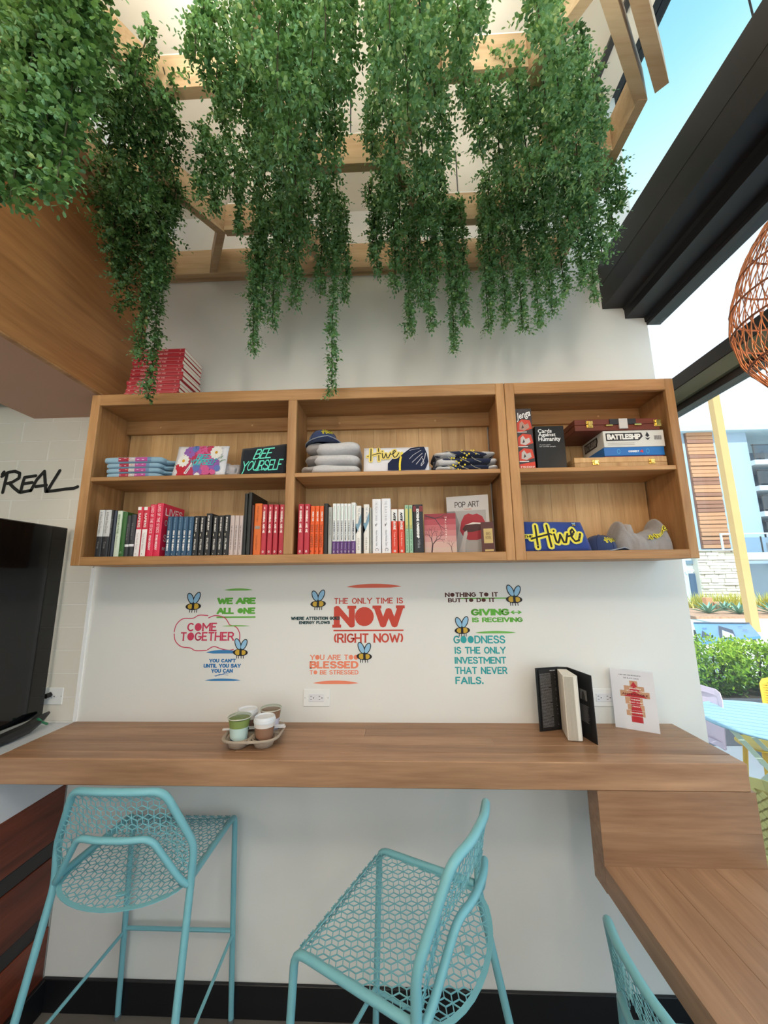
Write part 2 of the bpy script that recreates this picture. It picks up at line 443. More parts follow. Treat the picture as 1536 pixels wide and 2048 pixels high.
# ------------------------------------------------------------ the setting
struct('wall_back', MB().box(-1.48, 1.297, D, D+.16, -.02, 4.9), WALL, 'white painted back wall behind the counter and shelves')
struct('trim_1', MB().box(-1.488, -1.472, D-.007, D+.004, 1.077, 1.766).box(-1.486, -1.474, D-.006, D+.004, 2.545, 3.6), mat('trim_metal', (252, 252, 252), .3), 'thin pale edge strip where tiles meet painted wall')
tw = struct('wall_tiled', MB().box(-4.2, -1.486, D-.0028, D+.16, -.02, 4.9), GROUT, 'wall of white glazed tiles left of the painted wall')
tile_me = None
row = 0; z = 1.079
while z < 2.56:
    x = -1.4875-(.155 if row % 2 else 0); first = row % 2
    xs = []
    if first: xs.append((-1.4875, x+.001))
    while x > -2.5:
        xs.append((x, x-.306)); x -= .309
    for a, b in xs:
        if a-b < .02: continue
        t = MB().box(b, a-.002, D-.004, D+.006, z, z+.1, .0016).build('tile', TILE, tw)
    z += .1033; row += 1
struct('floor', MB().box(-4.2, 1.36, -6.2, D, -.1, 0), FLOORM, 'grey concrete floor under the stools')
struct('baseboard_back', MB().box(-1.476, 1.297, D-.014, D, 0, .113, .002), BLACKB, 'tall black baseboard along back wall')
struct('ceiling', MB().box(-4.2, .958, -6.2, D+.16, 3.744, 4.0).box(.958, 1.36, -6.2, D+.16, 4.78, 4.98).box(.9, .958, -6.2, D+.16, 4.0, 4.98), CEIL, 'cream painted ceiling above the wooden frame')
struct('trim_2', MB().box(.845, .868, -4, D, 3.728, 3.746, .002), GREYM, 'dark metal slot running along the ceiling')
struct('wall_upper_left', MB().box(-1.45, -1.25, -3.5, D, 3.56, 3.744), mat('upper_wall_paint', (226, 234, 244), .8), 'pale upper wall strip above wooden soffit')
struct('wall_left', MB().box(-4.2, -4.05, -6.2, D, 0, 4.0), WALL, 'far left wall')
struct('wall_rear', MB().box(-4.2, -2.9, -6.2, -6.05, 0, 4.9).box(.7, 1.36, -6.2, -6.05, 0, 4.9).box(-2.9, .7, -6.2, -6.05, 3.0, 4.9), WALL, 'rear wall')
struct('baseboard_left', MB().box(-1.476, -1.46, -1.0, D-.014, 0, .113, .002), BLACKB, 'black kick board under the clad bar front')

# wooden soffit (a box) with underside
sf = thing('soffit', 'wood veneered soffit box above the bar at upper left', 'soffit', (-1.6, .5, 2.545))
MB().box(-1.35, -1.372, -3.5, D-.001, 2.552, 3.56, .001).build('side_panel', PANEL, sf)
MB().box(-1.351, -1.372, -3.5, D-.001, 2.545, 2.552).build('edge_strip', OAK, sf)
MB().box(-1.372, -1.9, -3.5, D-.001, 2.546, 2.6).build('underside_panel', mat('soffit_underside', (188, 150, 128), .7), sf)
MB().box(-1.9, -4.04, -3.5, D-.07, 2.6, 2.9).build('ceiling_drop', mat('sage_paint', (128, 140, 118), .8), sf)

# black steel header across the window wall, transom, glazing
hd = [(1.080, 3.340), (1.080, 3.070), (1.183, 3.070), (1.189, 3.055), (1.189, 3.010), (1.284, 3.010), (1.286, 2.985), (1.292, 2.985), (1.293, 2.968), (1.305, 2.968), (1.36, 2.968), (1.36, 3.34)]
h = MB().prism(hd, lambda a, b: (a, D-.0005, b), lambda a, b: (a, -6.0, b))
struct('trim_3', h, BLACKM, 'wide black steel header beam over the window')
struct('trim_4', MB().box(1.079, 1.0805, -6, D-.001, 3.195, 3.202), mat('steel_seam', (20, 20, 22), .4), 'thin seam along the black steel header')
tr_ = thing('window_transom', 'black horizontal transom bar of the side window', 'window frame', (1.3, -2, 2.45))
MB().box(1.27, 1.345, -6, D+.02, 2.534, 2.595, .002).build('upper_bar', BLACKM, tr_)
MB().box(1.273, 1.345, -6, D+.02, 2.472, 2.5338).build('lower_bar', mat('transom_sage', (96, 106, 92), .45), tr_)
MB().box(1.290, 1.345, -6, D+.02, 2.44, 2.4718, .002).build('glazing_bead', BLACKM, tr_)
GL1 = glassmat('window_glass')
for i, (a, b) in enumerate(((.06, 2.445), (2.59, 2.97), (3.34, 4.44))):
    struct('window_%d' % (i+1), MB().box(1.316, 1.322, -6, D+.1, a, b), GL1, ['large lower pane of the side window', 'narrow pane between transom and header', 'clerestory pane above the steel header'][i])
struct('trim_5', MB().box(1.28, 1.36, -6, D+.1, 4.44, 4.78), BLACKM, 'black frame at the top of the clerestory')
struct('trim_6', MB().box(1.295, 1.345, -6, D+.1, 0, .06, .003).box(1.295, 1.345, -2.62, -2.56, 0, 2.97).box(1.295, 1.345, -2.62, -2.56, 3.34, 4.5), BLACKM, 'black bottom rail and mullions of the side window')

# ------------------------------------------------------------ bar at the left
bar = thing('espresso_bar', 'white topped bar clad in dark brown planks at left', 'bar', (-1.9, .6, 0))
MB().box(-2.2, -1.482, -1.0, D-.008, 1.045, 1.0735, .002).build('worktop', mat('white_stone', (214, 220, 228), .3, var=.03), bar)
MB().box(-1.5, -1.4815, -1.0, D-.008, .826, 1.045).build('apron_panel', mat('apron_white', (226, 226, 230), .6), bar)
zz = .826
for i, (h_, m) in enumerate(((.205, MAHOG), (.062, mat('charcoal_strip', (46, 42, 42), .6)), (.205, MAHOG), (.062, MATS['charcoal_strip']), (.29, MAHOG))):
    MB().box(-1.5, -1.482+(0 if i % 2 else .004), -1.0, D-.008, zz-h_+.002, zz, .002).build('plank' if i % 2 == 0 else 'recessed_strip', m, bar)
    zz -= h_
MB().box(-2.15, -1.505, -1.0, D-.01, 0, 1.044).build('carcass', mat('bar_carcass', (60, 50, 46), .7), bar)
tv = thing('display_screen', 'large black screen standing on the white bar top', 'screen', (-1.62, 1.2, 1.0735))
MB().box(-1.600, -1.635, .35, 1.755, 1.115, 1.957, .004).build('panel', mat('screen_black', (10, 11, 14), .12, spec=.5), tv)
MB().box(-1.5985, -1.5995, .36, 1.745, 1.125, 1.947).build('glass_front', mat('screen_glass', (6, 7, 10), .08, spec=.5), tv)
MB().box(-1.59, -1.69, .6, .75, 1.0738, 1.1148, .003).build('foot', BLACKM, tv); MB().box(-1.59, -1.69, 1.38, 1.53, 1.0738, 1.1148, .003).build('foot', BLACKM, tv)
bag = MB()
pts = [(-1.57, 1.75, 1.128), (-1.56, 1.70, 1.118), (-1.56, 1.64, 1.10), (-1.56, 1.58, 1.098), (-1.565, 1.45, 1.092), (-1.57, 1.3, 1.088)]
bag.tube(pts, [.006, .018, .024, .024, .02, .012], 8)
b_ = tag(bag.build('cable_bundle', mat('black_cable', (12, 12, 14), .35), None, True), 'bundle of black cables lying at the foot of the screen', 'cable')
MB().tube([(-1.548, 1.725, 1.09), (-1.546, 1.70, 1.105), (-1.545, 1.672, 1.128)], .005, 6).build('green_wrap', mat('green_wrap', (30, 120, 80), .4), b_).__setitem__('label', 'green cable wrap')
def outlet(cx, cz, label, w=.121, h_=.074, plug=False):
    t = thing('power_outlet', label, 'outlet', (cx, D, cz), 0)
    y = D-(.005 if cx < -1.48 else .0)
    MB().box(cx-w/2, cx+w/2, y-.006, y, cz-h_/2, cz+h_/2, .003).build('cover_plate', WHITE, t)
    if w > .1: MB().box(cx-.034, cx+.034, y-.008, y-.0055, cz-.0165, cz+.0165, .001).build('socket_face', mat('socket_white', (228, 228, 232), .4), t)
    m = MB()
    for s_ in ((-.019, .019) if w > .1 else (0,)):
        m.box(cx+s_-.008, cx+s_-.002, y-.0085, y-.0078, cz+.0055, cz+.0075).box(cx+s_-.008, cx+s_-.002, y-.0085, y-.0078, cz-.0075, cz-.0055)
        m.lathe([(.0, 0), (.002, 0)], (0, 0, 0), 8, (False, False)) if False else m.box(cx+s_+.004, cx+s_+.008, y-.0085, y-.0078, cz-.002, cz+.002)
    m.build('slot', INK, t).__setitem__('kind', 'stuff')
    m = MB()
    for s_ in (-1, 1): m.box(cx+s_*w*.43-.0015, cx+s_*w*.43+.0015, y-.007, y-.0058, cz-.0015, cz+.0015)
    m.build('screw', mat('screw_grey', (150, 150, 152), .3, 1), t).__setitem__('kind', 'stuff')
    if plug:
        MB().tube([(cx-.012, y-.009, cz+.008), (cx-.015, y-.03, cz+.006)], .011, 8).tube([(cx-.015, y-.028, cz+.006), (cx-.045, y-.035, cz-.005), (cx-.05, y-.03, cz-.05)], .004, 6).build('plug', INK, t).__setitem__('label', 'black plug with its cord')
    return t
outlet(-.378, 1.1795, 'white double outlet on the wall right of the drink cups')
outlet(.879, 1.182, 'white double outlet half hidden behind the standing books')
outlet(-1.59, 1.186, 'white outlet on the tiles with a black plug', .088, .074, True)

# ------------------------------------------------------------ counters
ct = thing('window_counter', 'long thick wooden counter fixed along the back wall', 'counter', (-.15, 1.6, .99))
ys = [1.439, 1.506, 1.573, 1.648, 1.722, D-.0005]; br = [[-1.478, 1.156], [-1.478, -.62, 1.156], [-1.478, .352, 1.156], [-1.478, -.15, 1.156], [-1.478, 1.156]]
for i in range(5):
    a, b = ys[i], ys[i+1]; xs = br[i]
    for j in range(len(xs)-1):
        z0 = .99
        MB().box(xs[j]+.0002, xs[j+1]-.0002, a+.0002, b-.0002, z0, 1.0765-(.0003 if (i+j) % 2 else 0), .0012 if i else .003).build('plank', CNT, ct)
lg = thing('counter_support', 'upright wooden panel dropping from the counter to the lower table', 'counter panel', (.9, 1.47, .69))
for i, (a, b) in enumerate(((.6915, .7648), (.765, .868), (.8682, .9898))):
    MB().box(.653, 1.168, 1.4395, 1.517, a, b, .0005).build('plank', CNT, lg)
lc = thing('lower_counter', 'lower wooden table running along the window toward the camera', 'counter', (.9, .3, .69))
for i in range(6):
    x0 = .653+i*.0858
    MB().box(x0+.0002, x0+.0856, -2.2, 1.439, .696, .769-(.0002 if i % 2 else 0), .0005).build('plank', CNTY, lc)
for x_, y_ in ((.74, -.3), (1.05, -.3), (.74, -1.8), (1.05, -1.8)): MB().box(x_, x_+.05, y_, y_+.1, 0, .696, .004).build('leg', BLACKM, lc)

# ------------------------------------------------------------ wall cabinets
YF, YB = 1.548, 1.776
def cabinet(label, x0, x1, stiles, bays):
    t = thing('wall_cabinet', label, 'shelf', ((x0+x1)/2, 1.66, 1.767))
    def bx(n, *a, m=OAK, bev=.001): MB().box(*a, bev).build(n, m, t)
    bx('top_board', x0+.002, x1-.002, YF+.02, D-.0005, 2.5, 2.5375)
    bx('bottom_board', x0+.002, x1-.002, YF+.02, D-.0005, 1.768, 1.802)
    bx('top_rail', stiles[0][1], stiles[-1][0], YF, YF+.0199, 2.486, 2.538, bev=.002)
    bx('bottom_rail', stiles[0][1], stiles[-1][0], YF, YF+.0199, 1.767, 1.803, bev=.002)
    for a, b in (stiles[0], stiles[-1]): bx('stile', a, b, YF, YF+.0199, 1.767, 2.538, m=OAKZ, bev=.002)
    for a, b in stiles[1:-1]: bx('stile', a, b, YF, YF+.0199, 1.8032, 2.4858, m=OAKZ, bev=.002)
    bx('side_panel', x0+.0005, x0+.018, YF+.02, D-.0005, 1.8022, 2.4998, m=OAKZ)
    bx('side_panel', x1-.018, x1-.0005, YF+.02, D-.0005, 1.8022, 2.4998, m=OAKZ)
    for a, b in stiles[1:-1]: bx('divider', (a+b)/2-.012, (a+b)/2+.012, YF+.02, YB, 1.8022, 2.4998, m=OAKZ)
    bx('hanging_rail', x0+.018, x1-.018, YB-.018, YB-.0005, 2.43, 2.4998)
    for a, b in bays:
        n = max(2, round((b-a)/.11)); w = (b-a+.02)/n
        for i in range(n): bx('back_slat', a-.01+i*w+.0003, a-.01+(i+1)*w-.0003, YB, YB+.008-(.0006 if i % 2 else 0), 1.8022, 2.4998, m=OAKB, bev=.0004)
        bx('shelf', a-.002, b+.002, YF+.006, YB-.001, 2.134, 2.1525, bev=.002)
        m = MB()
        for k in (.18, .72):
            xx = a+(b-a)*k; m.lathe([(.0015, 0), (.005, .0), (.005, .002)], (xx, 0, 0), 10)
        nv = []
        for (x, y, z) in m.v: nv.append((x, YB-.0185-z, 2.462+y))
        m.v = nv; m.build('screw_cap', mat('screw_cap', (214, 168, 120), .4), t).__setitem__('kind', 'stuff')
    return t
cabinet('wide oak wall cabinet of two bays full of books and shirts', -1.384, .4705, [(-1.384, -1.345), (-.479, -.440), (.434, .4705)], [(-1.345, -.479), (-.440, .434)])
cabinet('narrow oak wall cabinet at right holding board games and caps', .4725, 1.190, [(.4725, .513), (1.154, 1.190)], [(.513, 1.154)])
ZB = 1.8025; ZS = 2.1528; ZT = 2.5382

# ------------------------------------------------------------ hexagonal wooden ceiling frame
fr = thing('ceiling_frame', 'hanging honeycomb frame of pine beams carrying the vines', 'ceiling frame', (-.2, 1.2, 3.34))
Z0, Z1, TH = 3.34, 3.487, .034
BJ = [0]
def beam(a, b, name='beam', z0=Z0, z1=Z1, th=TH, ext=0):
    BJ[0] += 1; z0 = z0+(BJ[0]*7 % 11)*.00012; z1 = z1-(BJ[0]*7 % 11)*.00012
    a, b = Vector((a[0], a[1], 0)), Vector((b[0], b[1], 0)); d = (b-a).normalized()*ext
    zc = (z0+z1)/2
    m = MB().bar((a.x-d.x, a.y-d.y, zc), (b.x+d.x, b.y+d.y, zc), th, z1-z0); return m.build(name, PINE, fr)
R_ = [.215, .475, .735, .995, 1.258, 1.520, 1.765]   # rows
yr = {k: v for k, v in zip(range(-3, 4), R_)}
cx = [-.825, -.500, -.335, -.010, .150, .470, .635]
# columns: A cells start -.825..-.5 on rows even, B cells -.335..-.01 on rows odd, etc
for k in (-3, -1, 1, ):   # wall-side rows 1 = 1.258
    y = yr[k] if k in yr else None
for y in (1.520, .995, .475): 
    beam((-.825+.02, y), (-.500-.02, y)); beam((.150+.02, y), (.470-.02, y))
for y in (1.258, .735, .215):
    beam((-.335+.02, y), (-.010-.02, y)); beam((.635+.02, y), (.862, y)) if y > 1.1 else None; beam((-1.187, y), (-.99-.02, y))
def dg(a, b): beam(a, b, ext=.013)
dg((-.825, 1.520), (-.975, 1.745)); dg((-.825, 1.520), (-.99, 1.258)); dg((-.99, 1.258), (-.825, .995)); dg((-.825, .995), (-.99, .735)); dg((-.99, .735), (-.825, .475))
dg((-.500, 1.520), (-.350, 1.745)); dg((-.500, 1.520), (-.335, 1.258)); dg((-.335, 1.258), (-.500, .995)); dg((-.500, .995), (-.335, .735)); dg((-.335, .735), (-.5, .475))
dg((-.010, 1.258), (.150, 1.520)); dg((.150, 1.520), (.0, 1.745)); dg((-.010, 1.258), (.150, .995)); dg((.150, .995), (-.010, .735)); dg((-.01, .735), (.15, .475))
dg((.470, 1.520), (.610, 1.745)); dg((.470, 1.520), (.635, 1.258)); dg((.635, 1.258), (.470, .995)); dg((.470, .995), (.575, .83)); 
# border boards
beam((-1.225, 1.767), (.897, 1.767), 'border_board', th=.033); beam((-1.205, -.6), (-1.205, 1.749), 'border_board')
beam((.880, 1.085), (.880, 1.749), 'border_board', th=.033); beam((-.12, .075), (.880, 1.094), 'border_board', th=.036)
beam((-1.275, -.6), (-1.275, 1.785), 'outer_board', z0=3.345, th=.03); beam((-.02, .09), (.925, 1.055), 'outer_board', th=.04)
beam((-1.26, 1.789), (.9, 1.789), 'outer_board', z0=3.325, z1=3.5, th=.009)
m = MB()
for x, y in ((-.66, 1.52), (-.66, .995), (-.17, 1.258), (.31, 1.52), (.31, .995), (.75, 1.258), (-1.09, 1.258), (-.17, .735)):
    m.tube([(x, y, Z1), (x, y, 3.744)], .003, 6)
m.build('suspension_rod', GREYM, fr)['kind'] = 'stuff'

# ------------------------------------------------------------ unseen fill lamps added to brighten the room
def fill_globe(x, y, z):  # added globe, an unseen emitter lifting the room's brightness
    t = thing('fill_globe_lamp', 'unseen fill globe added '+['over the clad bar', 'high up, nearest the vines', 'at the rear of the room', 'high up, nearest the window'][FILL_LAMPS.index((x, y, z))], 'lamp', (x, y, z))
    MB().blob((x, y, z), (.16, .16, .16), 1).build('globe', mat('fill_globe_emit', (255, 246, 232), .5, emit=(255, 244, 228), es=FILL_GLOBE_W), t, 'all')
    MB().tube([(x, y, z+.2), (x, y, 2.54 if x < -1.4 else 3.744)], .004, 6).build('cord', BLACKM, t); MB().lathe([(.03, .15), (.05, .17), (.03, .21)], (x, y, z), 16).build('cap', BLACKM, t)
def uplight(x, y, z, where):  # added bowl out of view, throws extra light onto the ceiling
    t = thing('fill_uplight', 'unseen added fill uplight hung under the ceiling '+where, 'lamp', (x, y, z))
    MB().lathe([(.02, -.09), (.12, -.07), (.19, -.02), (.21, .03), (.205, .03), (.185, -.015), (.11, -.06), (.0, -.07)], (x, y, z), 28, (True, False)).build('bowl', WHITE, t, True)
    MB().lathe([(.0001, .0), (.17, .0)], (x, y, z-.012), 28, (False, False)).build('fill_disc', mat('fill_uplight_emit', (255, 250, 240), .5, emit=(255, 250, 240), es=FILL_UP_W), t)
    for k in range(3): MB().tube([(x+.2*cos(k*2.1), y+.2*sin(k*2.1), z+.03), (x, y, z+.4)], .002, 5).build('wire', GREYM, t)
    MB().tube([(x, y, z+.4), (x, y, 3.744)], .003, 5).build('cord', GREYM, t)
def fill_strip(x0, x1, y, where):  # added strip hidden on the beams to brighten the ceiling above
    t = thing('fill_strip', 'unseen added fill strip lying on top of the wooden frame '+where, 'lamp', ((x0+x1)/2, y, 3.4875))
    MB().box(x0, x1, y-.014, y+.014, 3.4875, 3.4995, .002).build('housing', WHITE, t); MB().box(x0+.01, x1-.01, y-.010, y+.010, 3.4996, 3.5006).build('diffuser', mat('fill_strip_emit', (255, 252, 244), .5, emit=(255, 250, 240), es=16), t)
fill_strip(-.80, -.53, 1.52, 'at the rear left'); fill_strip(-.31, -.03, 1.258, 'above the middle gap'); fill_strip(.18, .45, 1.52, 'at the rear right'); fill_strip(.66, .85, 1.258, 'near the window'); fill_strip(-1.16, -1.0, 1.258, 'beside the wood soffit')
fill_strip(-.80, -.53, .995, 'above the left hexagon'); fill_strip(.18, .45, .995, 'above the right hexagon')
uplight(-.75, .30, 3.10, 'left of centre'); uplight(.35, .30, 3.10, 'right of centre')
for i, (x, y, z) in enumerate(FILL_LAMPS): fill_globe(x, y, z)

# ------------------------------------------------------------ books
PAGES = mat('book_pages', (236, 230, 218), .85)
def bmat(c, r=.45): return mat('cover_%02x%02x%02x' % c, c, r)
def X3(px, py=1100, y=1.572): return at(px, py, 1, y).x
def book(x0, x1, z, h, label, col, group=None, depth=.15, y=1.572, bands=(), texts=(), side=None, lean=0):
    """upright book, spine toward the room; bands=(v0,v1,colour) from the bottom; texts=(string,u0,v0,u1,v1,colour,kw)"""
    w = x1-x0
    t = thing('book', label, 'book', ((x0+x1)/2, y+depth/2, z), 0, group)
    cm = bmat(col); c = .0022 if w > .014 else .0012
    sp = []
    m = MB()
    prof = [(x0, y+.004), (x0+w*.12, y+.001), (x0+w*.5, y), (x1-w*.12, y+.001), (x1, y+.004), (x1, y+depth), (x1-c, y+depth), (x1-c, y+.008), (x0+c, y+.008), (x0+c, y+depth), (x0, y+depth)]
    m.prism(prof, lambda a, b: (a, b, z+h), lambda a, b: (a, b, z)); m.build('cover', cm, t)
    MB().box(x0+c+.0002, x1-c-.0002, y+.0083, y+depth-.003, z+.002, z+h-.003).build('pages', PAGES, t)
    for a, b, cc, *r in bands:
        u0, u1 = (r[0], r[1]) if r else (.0, 1.0)
        pr = [p for p in ((x0, y+.0036), (x0+w*.12, y+.0006), (x0+w*.5, y-.0004), (x1-w*.12, y+.0006), (x1, y+.0036))]
        if r: pr = [(x0+w*u0, y-.0006), (x0+w*u1, y-.0006)]
        m = MB(); za, zb = z+h*a+.0003, z+h*b-.0003
        for i in range(len(pr)-1): m.quad((*pr[i], za), (*pr[i+1], za), (*pr[i+1], zb), (*pr[i], zb))
        m.build('spine_band', bmat(cc), t)
    for s_, u0, v0, u1, v1, cc, kw in texts:
        fn = lambda u, v: (x0+v*w, y-.0013, z+h*(1-u))
        m = MB()
        if kw.get('b'): write_b(m, fn, s_, (u0, v0, u1, v1), kw.get('bold', .0))
        else: write(m, fn, s_, box=(u0, v0, u1, v1), **kw)
        m.build('title', bmat(cc), t)
    return t
def brow(px0, px1, topy, label, col, z=ZB, **k):
    x0, x1 = X3(px0)+.0003, X3(px1)-.0003; h = at((px0+px1)/2, topy, 1, 1.572).z-z
    return book(x0, x1, z, h, label, col, **k)
ORD = ['first', 'second', 'third', 'fourth', 'fifth', 'sixth', 'seventh']
WH = (244, 242, 240); K = (22, 22, 26)
T_ = dict(th=.3, gap=.3); TB = dict(th=.36, gap=.34)
# left bay, lower shelf
for i, (a, b) in enumerate(((188.6, 200.5), (200.8, 214))):
    brow(a, b, 1019.5, ['black and silver hardback at the far left end of the left bay', 'black and silver hardback, second from the left end of the row'][i], (44, 44, 48), bands=[(.43, .995, (206, 206, 206))],
         texts=[('A Priest One Dream', .05, .3, .5, .72, (120, 118, 116), dict(b=1)), ('Coop', .68, .3, .82, .7, (150, 150, 150), dict(b=1))], group='black and silver hardbacks')
brow(214.3, 219.5, 1020, 'thin black paperback right of the black and silver pair', (30, 30, 34), depth=.13, texts=[('NOTES ON', .2, .3, .5, .75, (120, 120, 124), T_)])
brow(219.8, 225.2, 1021, 'thin slate blue paperback beside the pale green book', (60, 68, 84), depth=.13)
brow(226, 236.5, 1021.6, 'pale green and cream hardback left of the dark green book', (214, 226, 206), texts=[('RESTORATIVE', .08, .3, .5, .7, (150, 170, 140), T_), ('the practice', .55, .3, .8, .65, (150, 160, 140), dict(b=1))])
brow(236.8, 246.8, 1024, 'dark green book with plain spine left of two charcoal books', (52, 102, 46), texts=[('C', .88, .3, .93, .7, (160, 190, 150), T_)])
for i, (a, b, ty) in enumerate(((247, 255.2, 1031), (255.5, 265.5, 1029))):
    brow(a, b, ty, ['charcoal book with white band, left one of the pair', 'charcoal book with white band, touching the red and white pair'][i], (56, 57, 62), bands=[(.24, .30, (235, 235, 238))], texts=[('THE COURAGE TO', .2, .35, .6, .62, (120, 120, 126), T_)], group='charcoal books with a white band')
for i, (a, b) in enumerate(((266.6, 278.6), (279, 291))):
    brow(a, b, 1013.7, ['red and white history paperback, left copy of the pair', 'red and white history paperback, right copy of the pair'][i], (214, 40, 66), bands=[(.0, .545, (246, 240, 240), .12, .98), (.93, 1.0, (246, 240, 236), .1, .7), (0, .0001, WH)][:2],
         texts=[('SAPIENS', .13, .3, .42, .72, WH, dict(th=.2, gap=.3, slab=.12)), ('Yuval Noah Harari', .52, .3, .86, .68, (196, 170, 172), dict(b=1)), ('.', .93, .35, .96, .65, K, T_)], group='red and white history paperbacks')
for i, (a, b, ty) in enumerate(((291.4, 304.4, 1009), (304.8, 318, 1006.6))):
    t = brow(a, b, ty, ['crimson hardback with white title, left copy of the pair', 'crimson hardback whose large white cover letters show, right copy'][i], (226, 40, 78), depth=.165,
         texts=[('LIVES OF THE STOICS', .03, .28, .56, .74, (250, 220, 226), dict(th=.17, gap=.3)), ('RYAN HOLIDAY', .60, .28, .88, .68, (250, 225, 230), dict(th=.3, gap=.3))], group='crimson hardbacks with white titles')
    if i:
        x1 = X3(318)-.0003; h = at(311, ty, 1, 1.572).z-ZB
        fn = plane((x1+.0006, 1.578, ZB), (0, .155, 0), (0, 0, h)); m = MB()
        write(m, fn, 'LIVES', th=.17, gap=.25, box=(.1, .78, .93, .93)); write(m, fn, 'OF THE', th=.17, gap=.25, box=(.1, .58, .8, .7))
        write(m, fn, 'STOICS', th=.17, gap=.25, box=(.1, .28, .93, .42)); write(m, fn, 'RYAN', th=.25, gap=.25, box=(.08, .12, .5, .18)); m.build('cover_title', bmat((250, 236, 238)), t)
for i, a in enumerate((329, 339.8, 350.5, 361.2, 372)):
    brow(a, a+10.4, 1033, '%s of the five identical dark blue paperbacks from the left' % ORD[i], (46, 84, 116), depth=.125,
         texts=[('RYAN HOLIDAY', .04, .4, .33, .66, (110, 150, 178), T_), ('EGO IS THE ENEMY', .36, .3, .87, .68, WH, dict(th=.34, gap=.34)), ('.', .93, .35, .96, .6, WH, T_)], group='dark blue paperbacks')
for i, (a, b, ty) in enumerate(((383.4, 394), (395, 406), (407, 419), (421.5, 432.8), (433.2, 444), (444.6, 456))) if False else enumerate(((383.4, 394, 1032), (395, 406, 1032), (407.5, 419.5, 1027), (421.5, 432.8, 1032), (433.2, 444, 1031), (444.6, 456, 1030))):
    brow(a, b, ty, ('%s of six black pocket hardbacks counting from the blue ones' % ORD[i]) if i != 2 else 'taller black pocket hardback standing proud among the six', (30, 30, 33), depth=.12,
         texts=[('RYAN HOLIDAY', .05, .35, .4, .66, (226, 222, 216), dict(th=.32, gap=.34)), ('STILLNESS', .58, .34, .85, .66, (214, 210, 204), dict(th=.26, gap=.3)), ('.', .44, .25, .52, .7, (236, 226, 200), T_), ('.', .93, .35, .97, .62, (226, 220, 210), T_)], group='black pocket hardbacks')
for i, (a, b) in enumerate(((456.4, 465.5), (465.9, 474.6), (475, 482.8))):
    brow(a, b, 1031, '%s of three pale pinkish grey pocket books from the left' % ORD[i], (204, 186, 182), depth=.12, texts=[('THE OBSTACLE IS THE WAY', .25, .36, .86, .62, (96, 84, 84), dict(th=.22, gap=.34)), ('.', .93, .35, .96, .6, K, T_)], group='pinkish grey pocket books')
brow(483.2, 490.4, 987, 'tall black folio, left of the tallest pair', (20, 24, 24), depth=.19); brow(490.8, 499, 985, 'tall black folio, right of the tallest pair', (24, 28, 28), depth=.19)
brow(499.4, 504.6, 1010, 'slim dark maroon book between the black folio and orange book', (70, 28, 28))
brow(505, 520, 1007, 'thick orange hardback in the left bay beside maroon ones', (226, 108, 36), bands=[(.50, .56, (160, 140, 130), .15, .85)], texts=[('Hugo Cage', .06, .35, .36, .62, (150, 70, 30), dict(b=1)), ('Greatest Salesman', .62, .35, .9, .62, (150, 70, 30), dict(b=1))])
def hannibal(a, b, ty, label, group):
    brow(a, b, ty, label, (190, 44, 62), bands=[], group=group, texts=[('HANNIBAL AND ME', .13, .24, .57, .7, (246, 226, 222), dict(th=.34, gap=.3)), ('=', .04, .3, .08, .7, (240, 200, 200), T_), ('G', .91, .3, .96, .7, (246, 220, 220), T_), ('AK', .045, .35, .1, .65, (246, 220, 220), T_)])
for i, (a, b) in enumerate(((520.6, 531), (532.6, 543), (544.2, 554), (555.8, 566.8))):
    hannibal(a, b, 1009, '%s of four maroon books left of the middle post' % ORD[i], 'maroon books in the left bay')
for i, (a, b) in enumerate(((594, 605.8), (606.8, 618))):
    hannibal(a, b, 1008, ['maroon book right against the middle post', 'maroon book beside the orange paperbacks'][i], 'maroon books in the middle bay')
for i, (a, b) in enumerate(((619, 628), (628.5, 637), (637.5, 646))):
    brow(a, b, 1012, '%s of three bright orange paperbacks from the left' % ORD[i], (238, 96, 34), depth=.13, texts=[('DOUBLE YOUR', .12, .45, .32, .85, WH, dict(th=.3, gap=.3)), ('TINY HABITS', .38, .15, .86, .75, (120, 44, 20), dict(th=.14, gap=.3)), ('.', .91, .2, .96, .7, (90, 30, 20), T_)], group='orange paperbacks')
brow(646.4, 655, 1007, 'slim black book between orange and grey ones', (28, 24, 24))
brow(655.4, 663, 1014, 'slim grey book left of the white and purple set', (176, 176, 172), depth=.13, texts=[('THE INNOVATOR', .1, .35, .6, .65, (140, 140, 138), T_)])
for i, (a, b, ty) in enumerate(((664, 671.4, 1007), (671.8, 679.1, 1007), (679.5, 686.7, 1007), (687.1, 694, 1007), (694.4, 701, 1007), (701.6, 711, 1005))):
    brow(a, b, ty, '%s of six white and purple booklets from the left' % ORD[i], (240, 240, 240), depth=.14, bands=[(.0, .25, (98, 52, 128))], group='white and purple booklets',
         texts=[('Nonviolent', .06, .3, .32, .7, (130, 190, 170), dict(b=1)), ('COMMUNICATION', .34, .3, .73, .7, (70, 76, 90), dict(th=.3, gap=.28)), ('Rosenberg', .79, .35, .9, .65, (230, 225, 240), dict(b=1)), ('o', .93, .3, .97, .65, WH, dict(b=1))])
